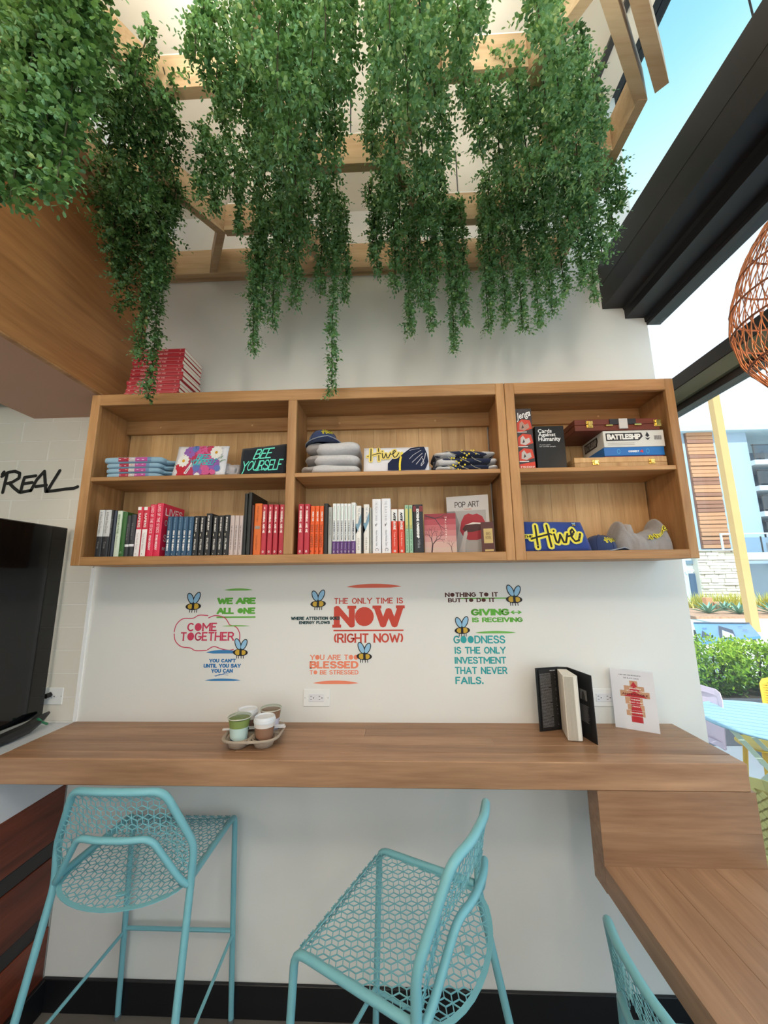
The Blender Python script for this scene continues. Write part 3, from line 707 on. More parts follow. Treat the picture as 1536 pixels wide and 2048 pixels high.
def arty(a, b, ty, label):
    t = brow(a, b, ty, label, (240, 236, 230), texts=[('THE ALCHEMIST', .05, .4, .4, .75, (150, 160, 172), dict(th=.16, gap=.4)), ('COELHO', .68, .35, .92, .65, (150, 140, 130), dict(th=.16, gap=.5)), ('.', .52, .4, .55, .65, (110, 70, 60), T_)])
    x0, x1 = X3(a), X3(b); h = at(a, ty, 1, 1.572).z-ZB; w = x1-x0
    for pts, c in (([(0, .42), (0, .62), (.35, .62), (1, .84), (1, .66), (.45, .5)], (120, 160, 182)), ([(0, .4), (.0, .58), (.3, .47)], (30, 90, 100))):
        MB().poly([(x0+w*p, 1.5712, ZB+h*q) for p, q in pts]).build('spine_print', bmat(c), t)
arty(711.4, 722.5, 1011.6, 'cream book with blue wave spine, left of a dark gap')
brow(722.8, 726.6, 1015, 'very thin black book shape in the gap between the two cream wave books', (24, 20, 20), depth=.13)  # thin black book shape filling the gap between the cream spines
arty(727, 738.5, 1008.7, 'cream book with blue wave spine, right of a dark gap')
brow(739, 743.5, 1015, 'slim grey booklet left of the thick white volumes', (170, 168, 158), depth=.13)
for i, (a, b, ty) in enumerate(((744.8, 762.4, 998), (763.6, 782.4, 997))):
    brow(a, b, ty, ['thick white hardback with a small black bird, left copy', 'thick white hardback with a small black bird, right copy'][i], (238, 238, 244), depth=.165, group='thick white hardbacks',
         texts=[('THE BLACK SWAN', .05, .35, .4, .62, (120, 124, 134), dict(th=.12, gap=.75)), ('Nassim Nicholas Taleb', .58, .4, .86, .6, (120, 124, 134), dict(b=1)), ('.', .46, .35, .51, .7, K, T_), ("'", .44, .45, .49, .56, K, dict(th=.3)), ('C', .9, .35, .96, .7, (110, 110, 120), dict(th=.14))])
for i, (a, b) in enumerate(((783.2, 796), (797.5, 810))):
    brow(a, b, 1017.8, ['orange and white paperback beside the thick white books', 'orange and white paperback beside the yellow green pair'][i], (226, 68, 44), bands=[(.72, .995, (244, 242, 240))], group='orange and white paperbacks', depth=.13,
         texts=[('ANTIF', .08, .3, .28, .74, K, dict(th=.34, gap=.3)), ('RAGILE', .29, .3, .47, .74, (250, 235, 230), dict(th=.34, gap=.3)), ('Taleb Random', .52, .4, .84, .62, (250, 220, 210), dict(b=1)), ('O', .92, .3, .97, .7, WH, dict(th=.3))])
for i, (a, b) in enumerate(((811, 818.5), (819, 826.8))):
    brow(a, b, 1010, ['yellow green striped paperback, left copy of the pair', 'yellow green striped paperback, right copy of the pair'][i], (164, 204, 172), bands=[(.5, .92, (214, 206, 120), .15, .85)], group='yellow green paperbacks', depth=.13,
         texts=[('THE POWER OF NOW', .42, .3, .95, .7, (60, 110, 90), dict(th=.16, gap=.5)), ('*', .03, .3, .07, .7, (30, 100, 90), dict(b=1))])
brow(827.4, 848, 1009, 'thick black book with white title and red corner', (26, 28, 34), bands=[(.85, .97, (120, 24, 34), .0, .3), (.85, .97, (120, 24, 34), .62, .98)], depth=.16,
     texts=[('EXTREME OWNERSHIP', .09, .32, .7, .62, WH, dict(th=.34, gap=.24)), ('Willink', .72, .4, .9, .66, (170, 170, 174), dict(b=1))])

def facing_book(label, p00, p10, zh, th, col, name='book', off=(0, 1), **k):
    """book standing with its front cover toward the room; p00,p10: lower corners; zh: height; th: thickness away from the viewer"""
    p00, p10 = Vector(p00), Vector(p10); d = (p10-p00); n = Vector((-d.y, d.x, 0)).normalized()
    t = thing(name, label, 'book', (p00+p10)/2+n*th/2)
    up = Vector((0, 0, zh)); up = up+n*k.get('lean', 0)
    c = .0025
    q = lambda a, b, e_: p00+d*a+up*b+n*e_
    def slab(a0, a1, b0, b1, e0, e1):
        m = MB(); ps = []
        for e_ in (e0, e1):
            for a, b in ((a0, b0), (a1, b0), (a1, b1), (a0, b1)): m.v.append(tuple(q(a, b, e_)))
        for f in ((0, 1, 2, 3), (7, 6, 5, 4), (0, 4, 5, 1), (1, 5, 6, 2), (2, 6, 7, 3), (3, 7, 4, 0)): m.face(f)
        return m
    cm = bmat(col)
    slab(0, 1, 0, 1, 0, c).build('front_cover', cm, t); slab(0, 1, 0, 1, th-c, th).build('back_cover', k.get('back') and bmat(k['back']) or cm, t)
    slab(0, .02, 0, 1, c, th-c).build('spine', k.get('spine') and bmat(k['spine']) or cm, t)
    slab(.021, .985, .01, .985, c+.0003, th-c-.0003).build('pages', PAGES, t)
    fn = lambda a, b, e_=0: q(a, b, -.0006-e_)
    return t, fn
# pink tree book
z0 = ZB
t, fn = facing_book('rosy book cover with bare tree silhouette leaning beside the big art book', at(850, 1103, 1, 1.60).xy.to_3d()+Vector((0, 0, z0)), at(914, 1102, 1, 1.585).xy.to_3d()+Vector((0, 0, z0)), .168, .022, (186, 96, 100), lean=0, spine=(150, 50, 60))
m = MB(); N_ = 7
cols = [(206, 178, 164), (210, 170, 160), (206, 150, 146), (200, 124, 124), (192, 100, 106), (178, 70, 82), (150, 40, 54)]
for i in range(N_):
    MB().poly([fn(0, i/N_), fn(1, i/N_), fn(1, (i+1)/N_), fn(0, (i+1)/N_)]).build('cover_print', bmat(cols[i]), t)
random.seed(3)
def branch(m, fn, x, y, a, L, w, d):
    x2, y2 = x+L*sin(a), y+L*cos(a)
    x2, y2 = min(max(x2, .01), .99), min(max(y2, .02), .98)
    polystroke(m, lambda u, v: fn(u, v, .0006), [(x, y), (x2, y2)], w, 5)
    if d > 0:
        for s_ in (-1, 1): branch(m, fn, x2, y2, a+s_*(.25+random.random()*.5), L*(.6+random.random()*.25), w*.62, d-1)
m = MB(); branch(m, fn, .22, .02, .15, .2, .045, 5); branch(m, fn, .85, .02, -.1, .12, .018, 3); branch(m, fn, .05, .95, 1.8, .3, .03, 3); m.build('tree_print', bmat((74, 40, 48)), t)
m = MB()
for i, ch in enumerate('HILLENNIAL'): write(m, lambda u, v: fn(u, v, .0008), ch, th=.16, box=(.66, .88-i*.062, .66+.05, .92-i*.062))
m.build('title', bmat((240, 214, 206)), t)
# pop art
pa, pb = at(896.5, 1100, 1, 1.70), at(982, 1097, 1, 1.655)
t, fn = facing_book('large grey art book whose cover shows huge red lips', (pa.x, pa.y, z0), (pb.x, pb.y, z0), .262, .05, (206, 202, 200), spine=(190, 186, 184), back=(150, 148, 144))
MB().poly([fn(.0, .0), fn(.93, .0), fn(.93, .74), fn(.0, .74)]).build('cover_print', bmat((176, 172, 170)), t)
m = MB(); write(m, fn, 'POP ART', th=.14, gap=.16, slab=.08, box=(.2, .8, .79, .9)); m.build('title', bmat((40, 34, 34)), t)
write(MB(), fn, 'TASCHEN', th=.2, gap=.2, box=(.42, .755, .6, .775)).build('subtitle', bmat((200, 110, 90)), t)
f1 = lambda u, v: fn(u, v, .0008); f2 = lambda u, v: fn(u, v, .0016); f3 = lambda u, v: fn(u, v, .0024)
MB().poly([f1(*p) for p in ((.30, .40), (.34, .55), (.42, .66), (.52, .69), (.62, .665), (.72, .68), (.84, .63), (.92, .5), (.93, .36), (.86, .27), (.7, .23), (.5, .235), (.38, .29))]).build('lips_print', bmat((170, 24, 44)), t)
MB().poly([f2(*p) for p in ((.36, .42), (.44, .50), (.62, .535), (.8, .52), (.9, .44), (.8, .40), (.6, .37), (.44, .37))]).build('mouth_print', bmat((70, 22, 20)), t)
MB().poly([f3(*p) for p in ((.42, .49), (.62, .535), (.8, .52), (.84, .495), (.7, .505), (.5, .495))]).build('teeth_print', bmat((236, 228, 222)), t)
MB().poly([f3(*p) for p in ((.22, .0), (.30, .12), (.40, .37), (.47, .40), (.48, .34), (.42, .18), (.40, .0))]).build('finger_print', bmat((206, 198, 194)), t)
MB().poly([f1(*p) for p in ((.0, .0), (.12, .02), (.2, .2), (.3, .5), (.2, .74), (.0, .74))]).build('shadow_print', bmat((140, 136, 136)), t)
# small brown book
pa, pb = at(964, 1101, 1, 1.592), at(990, 1101, 1, 1.578)
t, fn = facing_book('small brown marbled book with pale yellow label before the art book', (pa.x, pa.y, z0), (pb.x, pb.y, z0), .128, .045, (84, 38, 34), back=(160, 150, 136))
MB().poly([fn(.2, .3), fn(.9, .3), fn(.9, .78), fn(.2, .78)]).build('label_print', bmat((206, 180, 118)), t)
MB().poly([fn(.25, .04), fn(.92, .04), fn(.92, .1), fn(.25, .1)]).build('label_print', bmat((206, 180, 118)), t)
m = MB(); write(m, lambda u, v: fn(u, v, .0008), 'BIG', th=.14, box=(.38, .57, .74, .66)); write(m, lambda u, v: fn(u, v, .0008), 'BOOK', th=.14, box=(.34, .43, .76, .53)); m.build('title', bmat((130, 96, 60)), t)

# stack of red books on top of the cabinet
zz = ZT
random.seed(5)
for i in range(12):
    x0 = -1.256+(.004*i if i < 7 else .03)+random.uniform(-.004, .004); hh = .0196
    x1 = x0+.249 if i < 6 else x0+.238
    yy = 1.566+random.uniform(0, .006)
    t = thing('book', '%s red book in the lying stack on top of the cabinet' % (['bottom', 'second lowest', 'third lowest', 'fourth lowest', 'fifth lowest', 'sixth lowest', 'seventh lowest', 'fifth highest', 'fourth highest', 'third highest', 'second highest', 'topmost'][i]), 'book', ((x0+x1)/2, yy+.08, zz), 0, 'red books lying on top of the cabinet')
    m = MB().prism([(yy+.003, zz+.0002), (yy, zz+hh/2), (yy+.003, zz+hh-.0006), (yy+.16, zz+hh-.0006), (yy+.16, zz+hh-.0024), (yy+.006, zz+hh-.0024), (yy+.006, zz+.002), (yy+.16, zz+.002), (yy+.16, zz+.0002)], lambda a, b: (x0, a, b), lambda a, b: (x1, a, b))
    m.build('cover', bmat((196, 44, 58)), t)
    MB().box(x0+.003, x1+.0002, yy+.0063, yy+.157, zz+.0022, zz+hh-.0026).build('pages', PAGES, t)
    MB().box(x0, x1, yy+.0015, yy+.0018, zz+hh-.0034, zz+hh-.0018).build('pale_edge', bmat((230, 170, 170)), t)
    fn = lambda u, v: (x0+u*(x1-x0), yy-.0006, zz+v*hh)
    m = MB(); write(m, fn, 'HANNIBAL AND ME', th=.34, gap=.3, box=(.2, .28, .68, .68)); write(m, fn, 'G', th=.3, box=(.91, .32, .94, .66)); write(m, fn, 'AK', th=.3, box=(.04, .3, .09, .65))
    m.build('title', bmat((238, 170, 168)), t); zz += hh

# ------------------------------------------------------------ open book and white book on the counter
ZC = 1.0766
t = thing('open_book', 'thick black book standing open with its pages toward the room', 'book', (.665, 1.66, ZC))
sp = Vector((.668, 1.715, ZC)); H = .246
def wall_quad(a, b, th, z0, z1):
    a, b = Vector(a), Vector(b); d = b-a; n = Vector((-d.y, d.x, 0)).normalized()*th
    m = MB()
    for z_ in (z0, z1):
        for p in (a, b, b+n, a+n): m.v.append((p.x, p.y, z_))
    for q in ((3, 2, 1, 0), (4, 5, 6, 7), (0, 1, 5, 4), (1, 2, 6, 5), (2, 3, 7, 6), (3, 0, 4, 7)): m.face(q)
    return m
JK = bmat((24, 24, 26)); A0 = Vector((.565, 1.700, 0)); S0 = Vector((.668, 1.728, 0)); S1 = Vector((.704, 1.722, 0)); B0 = Vector((.733, 1.577, 0))
wall_quad(A0, S0, .003, ZC, ZC+H).build('left_cover', JK, t); wall_quad(S0, S1, .003, ZC, ZC+H).build('spine', JK, t); wall_quad(S1, B0, .003, ZC, ZC+H).build('right_cover', JK, t)
pg = MB(); 
outl = [(.664, 1.724), (.640, 1.612), (.646, 1.609), (.654, 1.607), (.661, 1.608), (.668, 1.606), (.676, 1.604), (.688, 1.603), (.694, 1.607), (.700, 1.719)]
pg.prism(outl, lambda a, b: (a, b, ZC+.003), lambda a, b: (a, b, ZC+H-.008)); pg.build('page_block', PAGES, t)
m = MB()
for k in range(26):
    u = .642+k*.0019; m.box(u, u+.0007, 1.6015+abs(k-13)*.0004, 1.6025+abs(k-13)*.0004, ZC+.004, ZC+H-.01)
o_ = m.build('page_edges', bmat((206, 198, 184)), t); o_['kind'] = 'stuff'
wall_quad(A0+Vector((.011, .0, 0)), S0+Vector((-.02, -.009, 0)), -.0012, ZC+.003, ZC+H-.006).build('left_flap', bmat((30, 30, 32)), t)
d = (S0-A0); n = Vector((d.y, -d.x, 0)).normalized()
fn = lambda u, v: Vector((A0.x, A0.y, ZC))+d*u+n*.0045+Vector((0, 0, H*v))
m = MB(); random.seed(2)
for k in range(46):
    v = .90-k*.0185; u = .14
    while u < .80:
        L = random.uniform(.02, .07)
        if u+L > .84: break
        if not (k in (12, 25, 37) and u > .5): m.poly([fn(u, v), fn(u+L, v), fn(u+L, v+.007), fn(u, v+.007)])
        u += L+.012
o_ = m.build('flap_text', bmat((150, 150, 152)), t); o_['kind'] = 'stuff'
write(MB(), fn, 'FREE PRESS', th=.25, box=(.6, .945, .84, .958)).build('flap_heading', bmat((220, 220, 220)), t)
d2 = (B0-S1); n2 = Vector((d2.y, -d2.x, 0)).normalized()
g = lambda u, v: Vector((S1.x, S1.y, ZC))+d2*u+n2*.0015+Vector((0, 0, H*v))
MB().poly([g(.5, .58), g(.78, .58), g(.78, .74), g(.5, .74)]).build('author_photo', bmat((120, 118, 116)), t)
MB().poly([(Vector(g(a, b))+n2*.0006) for a, b in ((.56, .58), (.72, .58), (.7, .66), (.66, .72), (.6, .7))]).build('author_shape', bmat((60, 58, 58)), t)
m = MB()
for k in range(16):
    v = .5-k*.0165; m.poly([g(.42, v), g(.42+random.uniform(.3, .42), v), g(.42+random.uniform(.3, .42), v+.006), g(.42, v+.006)])
o_ = m.build('flap_text', bmat((130, 130, 132)), t); o_['kind'] = 'stuff'
pa = Vector((.899, 1.757, ZC)); pb = Vector((1.033, 1.682, ZC))
t, fn = facing_book('white book with red tower cover leaning on the wall at right', pa, pb, .228, .022, (232, 234, 242), name='book', lean=.012)
m = MB()
write(m, fn, 'A NEW YORK TIMES BESTSELLER BY', th=.2, gap=.25, box=(.2, .915, .72, .932)); write(m, fn, 'THE BLACK SWAN', th=.16, gap=.4, box=(.3, .86, .66, .885)); m.build('title', bmat((90, 96, 110)), t)
for a, b, c_, d_ in ((.44, .73, .62, .83), (.30, .645, .76, .74), (.2, .55, .87, .655), (.3, .43, .7, .545), (.34, .33, .72, .425), (.3, .235, .72, .325), (.4, .13, .66, .23)):
    cc = (206, 160, 126) if (a, b) != (.4, .13) else (190, 60, 66)
    MB().poly([fn(a, b), fn(c_, b), fn(c_, d_), fn(a, d_)]).build('tower_block_print', bmat(cc), t)
f1 = lambda u, v: fn(u, v, .0007); f2 = lambda u, v: fn(u, v, .0014)
m = MB()
for q in (((.45, .73), (.61, .73), (.53, .82)), ((.38, .645), (.70, .645), (.53, .74)), ((.27, .555), (.82, .555), (.53, .65)), ((.42, .43), (.64, .43), (.64, .545), (.42, .545)), ((.42, .33), (.66, .33), (.62, .425), (.44, .425)), ((.42, .24), (.66, .24), (.66, .325), (.42, .325)), ((.44, .14), (.62, .14), (.62, .23), (.44, .23))): m.poly([f1(*p) for p in q])
m.build('red_tower_print', bmat((196, 36, 48)), t)
m = MB()
for s_, b in (('NASSIM', (.42, .69, .68, .71)), ('NICHOLAS TALEB', (.34, .65, .8, .668)), ('THINGS', (.42, .5, .64, .52)), ('THAT GAIN', (.38, .455, .68, .475)), ('FROM', (.45, .385, .62, .405)), ('DISORDER', (.38, .28, .68, .30))): write(m, f2, s_, th=.25, box=b)
m.build('cover_lettering', bmat((245, 238, 232)), t)
write(MB(), f2, 'ANTIFRAGILE', th=.22, box=(.24, .58, .84, .615)).build('cover_lettering', bmat((120, 24, 32)), t)

# ------------------------------------------------------------ wall lettering and bees
YW = D-.0006
def wfn(px0, py0, px1, py1, off=0):
    """unit box on the back wall whose lower left / upper right are the measured points"""
    a = at(px0, py1, 1, D); b = at(px1, py0, 1, D)
    return lambda u, v: (a.x+(b.x-a.x)*u, YW-off, a.z+(b.z-a.z)*v)
def phrase(label, col, lines, off=0, extra=None, y=None):
    t = thing('wall_lettering', label, 'lettering', tuple(wfn(*lines[0][1:5])(.5, .5)))
    for s_, x0, y0, x1, y1, kw in lines:
        m = MB(); write(m, wfn(x0, y0, x1, y1, off), s_, **kw); m.build('text_line', mat('ink_%d_%d_%d' % col, col, .7), t)
    if extra: extra(t)
    return t
def swoosh(t, x0, x1, y0, y1, col, taper=1, name='brush_stroke', up=True):
    fn = wfn(x0, y0, x1, y1, .0003); m = MB(); N = 16
    top = [(i/N, .25+.75*math.sin(PI*i/N)**.7) for i in range(N+1)]
    m.poly([fn(0, .25)]+[fn(a, b if up else 1-b*.0) for a, b in top]+[fn(1, .25), fn(.8, 0), fn(.2, 0)])
    m.build(name, mat('ink_%d_%d_%d' % col, col, .7), t)
RED = (206, 74, 58); PNK = (206, 60, 92); GRN = (98, 176, 62); BLU = (40, 116, 176); ORG = (244, 140, 108); BRN = (84, 40, 34); TEAL = (48, 164, 166); DK = (18, 62, 66)
ST = dict(th=.19, gap=.22, filled='O', slab=.12)
phrase('large red painted words THE ONLY TIME IS NOW (RIGHT NOW) in slab letters', RED, [
    ('THE ONLY TIME IS', 668, 1195, 806, 1208, dict(th=.18, gap=.26, filled='', slab=.12)),
    ('NOW', 667.5, 1209, 806.5, 1257, dict(th=.27, gap=.2, filled='O', slab=.2)),
    ('(RIGHT NOW)', 667, 1266, 807, 1286, dict(th=.2, gap=.22, filled='', slab=.12))],
    extra=lambda t: (MB().poly([wfn(667, 1259, 807, 1262.5)(*p) for p in ((0, 0), (1, 0), (1, 1), (0, 1))]).build('underline', mat('ink_206_74_58', RED), t), swoosh(t, 693, 803, 1167, 1176, (226, 106, 84))))
phrase('green painted words WE ARE ALL ONE, underlined', GRN, [('WE ARE', 434, 1194, 512, 1209.5, dict(th=.34, gap=.2, filled='')), ('ALL ONE', 433, 1214, 511, 1229, dict(th=.34, gap=.22, filled='O'))],
    extra=lambda t: (MB().poly([wfn(433, 1232.5, 511, 1236)(*p) for p in ((0, 0), (1, 0), (1, 1), (0, 1))]).build('underline', mat('ink_98_176_62', GRN), t), swoosh(t, 448, 506, 1176.5, 1181.5, (120, 184, 84)), swoosh(t, 444, 500, 1250, 1253, (120, 184, 84))))
phrase('pink painted words COME TOGETHER inside a cloud outline', PNK, [('COME', 374, 1245, 435, 1263, ST), ('TOGETHER', 360, 1263.5, 469, 1282, ST)])
def blue_extra(t):
    swoosh(t, 412, 480, 1299.5, 1307, (60, 130, 186)); swoosh(t, 409, 482, 1357, 1362, (60, 130, 186))
    m = MB(); fn = wfn(430, 1346, 456, 1353, .0003)
    polystroke(m, fn, [(0, .2), (.25, .35), (.5, .55), (.75, .9), (1, .95)], .12, 6); polystroke(m, fn, [(.05, .1), (.4, .7), (1, .4)], .1, 6); m.build('flourish', mat('ink_40_116_176', BLU), t)
phrase('small blue painted words about saying you can, between two blue strokes', BLU, [("YOU CAN'T", 418, 1317, 472, 1325.5, dict(th=.32, gap=.3)), ('UNTIL YOU SAY', 407, 1327, 482, 1336, dict(th=.32, gap=.3)), ('YOU CAN', 422, 1337, 466, 1346, dict(th=.32, gap=.3))], extra=blue_extra)
phrase('small dark teal words WHERE ATTENTION GOES ENERGY FLOWS', DK, [('WHERE ATTENTION GOES', 582, 1232.5, 680, 1240.5, dict(th=.32, gap=.3)), ('ENERGY FLOWS', 598, 1241.5, 660, 1248.5, dict(th=.32, gap=.3))], off=.0006)
phrase('orange painted words YOU ARE TOO BLESSED TO BE STRESSED', ORG, [('YOU ARE TOO', 620, 1309, 717, 1320, ST), ('BLESSED', 619, 1321.5, 717, 1337.5, dict(th=.27, gap=.26, slab=.11)), ('TO BE STRESSED', 619, 1340, 717, 1349, ST)],
    extra=lambda t: swoosh(t, 626, 717, 1361, 1368, ORG))
phrase('dark brown words NOTHING TO IT BUT TO DO IT', BRN, [('NOTHING TO IT', 890, 1184, 996, 1194.5, dict(th=.24, gap=.26, filled='O', slab=.13)), ('BUT TO DO IT', 896, 1195.5, 990, 1205, dict(th=.24, gap=.26, filled='O', slab=.13))],
    extra=lambda t: MB().poly([wfn(922, 1195, 1017, 1198.5, -.0003)(*p) for p in ((0, .2), (1, .2), (1, 1), (0, 1))]).build('green_line', mat('ink_98_176_62', GRN), t))
phrase('green words GIVING IS RECEIVING with a double arrow', GRN, [('GIVING', 942, 1216.5, 1018, 1232, dict(th=.3, gap=.26)), ('<', 1021, 1219, 1043, 1230, dict(th=.18)), ('IS RECEIVING', 944, 1234, 1045, 1245, dict(th=.28, gap=.24))],
    extra=lambda t: swoosh(t, 950, 1032, 1261.5, 1267, (120, 190, 92)))
phrase('turquoise words GOODNESS IS THE ONLY INVESTMENT THAT NEVER FAILS', TEAL, [('GOODNESS', 907, 1270.5, 1010, 1287.5, dict(th=.2, gap=.24, filled='O')), ('IS THE ONLY', 909, 1293, 1011, 1308, dict(th=.22, gap=.26, slab=0)),
    ('INVESTMENT', 909, 1313, 1012, 1328, dict(th=.22, gap=.24)), ('THAT NEVER', 910, 1333, 1014, 1348.5, dict(th=.22, gap=.28)), ('FAILS.', 911, 1353, 967, 1368.5, dict(th=.22, gap=.26))])
# cloud outline
t = thing('cloud_outline', 'pink painted cloud outline around the words come together', 'wall painting', tuple(wfn(348, 1230, 480, 1302)(.5, .5)))
cl = [(348+(x-135)/2.743*1.0, 1140+y/2.743) for x, y in ()]
cp = [(133, 340), (145, 300), (180, 268), (235, 265), (270, 248), (318, 250)], [(322, 262), (360, 250), (410, 262), (436, 300)], [(440, 302), (475, 315), (492, 350), (490, 395)], [(133, 350), (140, 390), (172, 420), (222, 428), (250, 442), (310, 441)], [(315, 438), (350, 420), (390, 432), (430, 440), (458, 436)]
for sg in cp:
    m = MB(); pp = [at(300+x/2.743, 1140+y/2.743, 1, D) for x, y in sg]
    q3 = [(p.x, p.z) for p in pp]; q3 = [q3[0]]+q3+[q3[-1]]; s3 = []
    for i in range(1, len(q3)-2):
        for k in range(6):
            t_ = k/6; s3.append(tuple(.5*((2*q3[i][c])+(-q3[i-1][c]+q3[i+1][c])*t_+(2*q3[i-1][c]-5*q3[i][c]+4*q3[i+1][c]-q3[i+2][c])*t_**2+(-q3[i-1][c]+3*q3[i][c]-3*q3[i+1][c]+q3[i+2][c])*t_**3) for c in (0, 1)))
    s3.append(q3[-1])
    polystroke(m, lambda u, v: (u, YW+.0002, v), s3, .0042, 8); m.build('outline_stroke', mat('ink_206_60_92', PNK), t)

BW = mat('bee_wing', (150, 196, 226), .6); BY = mat('bee_yellow', (206, 168, 54), .6); BK = mat('bee_black', (22, 22, 26), .6)
def bee(px, py, label, flip=1, w=31, par=None, fnb=None, rot=0):
    """bee sticker; local units: x -1..1 (body), y -1.2..2"""
    if fnb is None:
        c = at(px, py, 1, D); s_ = (at(px+w/2, py, 1, D).x-c.x)
        fnb = lambda x, y, o_: (c.x+flip*(x*cos(rot)-y*sin(rot))*s_, YW-.0008-o_, c.z+(x*sin(rot)+y*cos(rot))*s_)
        t = thing('bee_sticker', label, 'sticker', (c.x, D, c.z))
    else: t = par
    def ell(cx, cy, rx, ry, a, n=20): return [(cx+rx*cos(q)*cos(a)-ry*sin(q)*sin(a), cy+rx*cos(q)*sin(a)+ry*sin(q)*cos(a)) for q in [2*PI*i/n for i in range(n)]]
    def put(name, pts, o_, m_): MB().poly([fnb(x, y, o_) for x, y in pts]).build(name, m_, t)
    for a, cx, cy, L in ((1.15, .38, 1.0, .80), (2.0, -.42, .95, .74)):
        put('wing_outline', ell(cx, cy, L, .40, a), .0002, BK); put('wing', ell(cx, cy, L-.11, .29, a), .0004, BW)
    m = MB()
    for q in (-.4, -.1, .25, .5): polystroke(m, lambda x, y: fnb(x, y, .0001), [(q, -.2), (q-.04, -.78)], .09, 5)
    m.build('leg_marks', BK, t)
    put('body_outline', ell(0, -.05, 1.0, .44, .04, 24), .0005, BK)
    put('body', ell(.32, -.03, .38, .34, 0), .0007, BY); put('tail', ell(-.38, -.06, .34, .30, 0), .0007, BY)
    put('stripe', [(-.2, -.42), (.12, -.44), (.14, .38), (-.16, .38)], .0009, BK)
    return t
bee(387, 1212, 'bee sticker at the top left, above the pink cloud')
bee(481, 1304, 'bee sticker overlapping the right edge of the pink cloud', -1, 30)
bee(636.5, 1207, 'bee sticker left of the big red words')
bee(728.5, 1312, 'bee sticker under the words right now', -1, 31)
bee(1028, 1198, 'bee sticker right of the dark brown words', -1, 33)
bee(924.5, 1260, 'bee sticker sitting on top of the turquoise words', 1, 31)
# REAL lettering on tiles
t = thing('wall_lettering', 'black brush script word REAL on the white tiles', 'lettering', (-1.83, D-.005, 2.19))
rl = [[(30, 1075), (18, 1090)], [(52, 1090), (20, 1225)], [(14, 1108), (60, 1078), (110, 1070), (145, 1085), (140, 1120), (90, 1150), (55, 1160)], [(70, 1158), (100, 1190), (140, 1222)],
      [(180, 1115), (165, 1160), (150, 1225)], [(180, 1115), (262, 1103)], [(170, 1162), (235, 1152)], [(150, 1225), (225, 1210)],
      [(225, 1212), (270, 1130), (325, 1070)], [(325, 1070), (330, 1140), (335, 1218)], [(262, 1182), (340, 1172)],
      [(438, 1065), (385, 1150), (345, 1218)], [(345, 1218), (400, 1212), (480, 1200), (540, 1195), (568, 1183)]]
for i, seg in enumerate((rl[:4], rl[4:8], rl[8:11], rl[11:])):
    m = MB()
    for sg in seg:
        pp = [at(x/3.657, 650+y/3.657, 1, D-.005) for x, y in sg]
        if len(pp) > 1: polystroke(m, lambda u, v: (u, D-.0055, v), [(p.x, p.z) for p in pp], .0165, 10)
    m.build('letter', INK, t)

# ------------------------------------------------------------ folded clothes on the shelves
LB = mat('light_blue_cloth', (150, 186, 208), .9, sheen=.3, bump=.3, bscale=300); NV = mat('navy_cloth', (26, 36, 68), .9, sheen=.2, bump=.25, bscale=300)
BKC = mat('black_cloth', (26, 30, 40), .9, sheen=.2, bump=.25, bscale=300); WC = mat('white_cloth', (232, 230, 236), .9, sheen=.3, bump=.2, bscale=300)
GC = mat('heather_grey_cloth', (206, 204, 206), .95, sheen=.4, bump=.4, bscale=260, var=.12, vscale=120); GC2 = mat('dull_grey_cloth', (160, 152, 148), .95, sheen=.3, bump=.4, bscale=260, var=.1, vscale=100)
RB = mat('royal_blue_cloth', (40, 66, 142), .9, sheen=.2, bump=.25, bscale=300); CAPM = mat('washed_navy_cap', (44, 62, 108), .85, sheen=.2, bump=.3, bscale=250)
def flower(m, fn, x, y, r, n=9, o_=0, pr=.42, asp=1):
    f0 = len(m.f)
    for k in range(n):
        a = 2*PI*k/n+x*7; cx_, cy_ = x+r*.55*cos(a), y+r*.55*sin(a)*asp
        m.poly([fn(cx_+r*.45*cos(a)*cos(q)-r*pr*.5*sin(a)*sin(q), cy_+(r*.45*sin(a)*cos(q)+r*pr*.5*cos(a)*sin(q))*asp, o_) for q in [2*PI*i/8 for i in range(8)]])
    m.lift(f0)
def disc(m, fn, x, y, r, o_=0, asp=1, n=10): m.poly([fn(x+r*cos(2*PI*i/n), y+r*asp*sin(2*PI*i/n), o_) for i in range(n)])
def folded(x0, x1, yf, yb, z0, z1, m_, t, name='folded_cloth', layers=2, nz=.003, seed=0):
    """a folded garment: rounded slab whose front edge shows its folds"""
    n = layers; h = (z1-z0)/n
    for i in range(n):
        MB().blob(((x0+x1)/2, (yf+yb)/2, z0+h*(i+.5)), ((x1-x0)/2, (yb-yf)/2, h/2*1.0), .25, nz, 22, seed+i, 36, 10, e2=.55).build(name, m_, t, 'all')
random.seed(11)
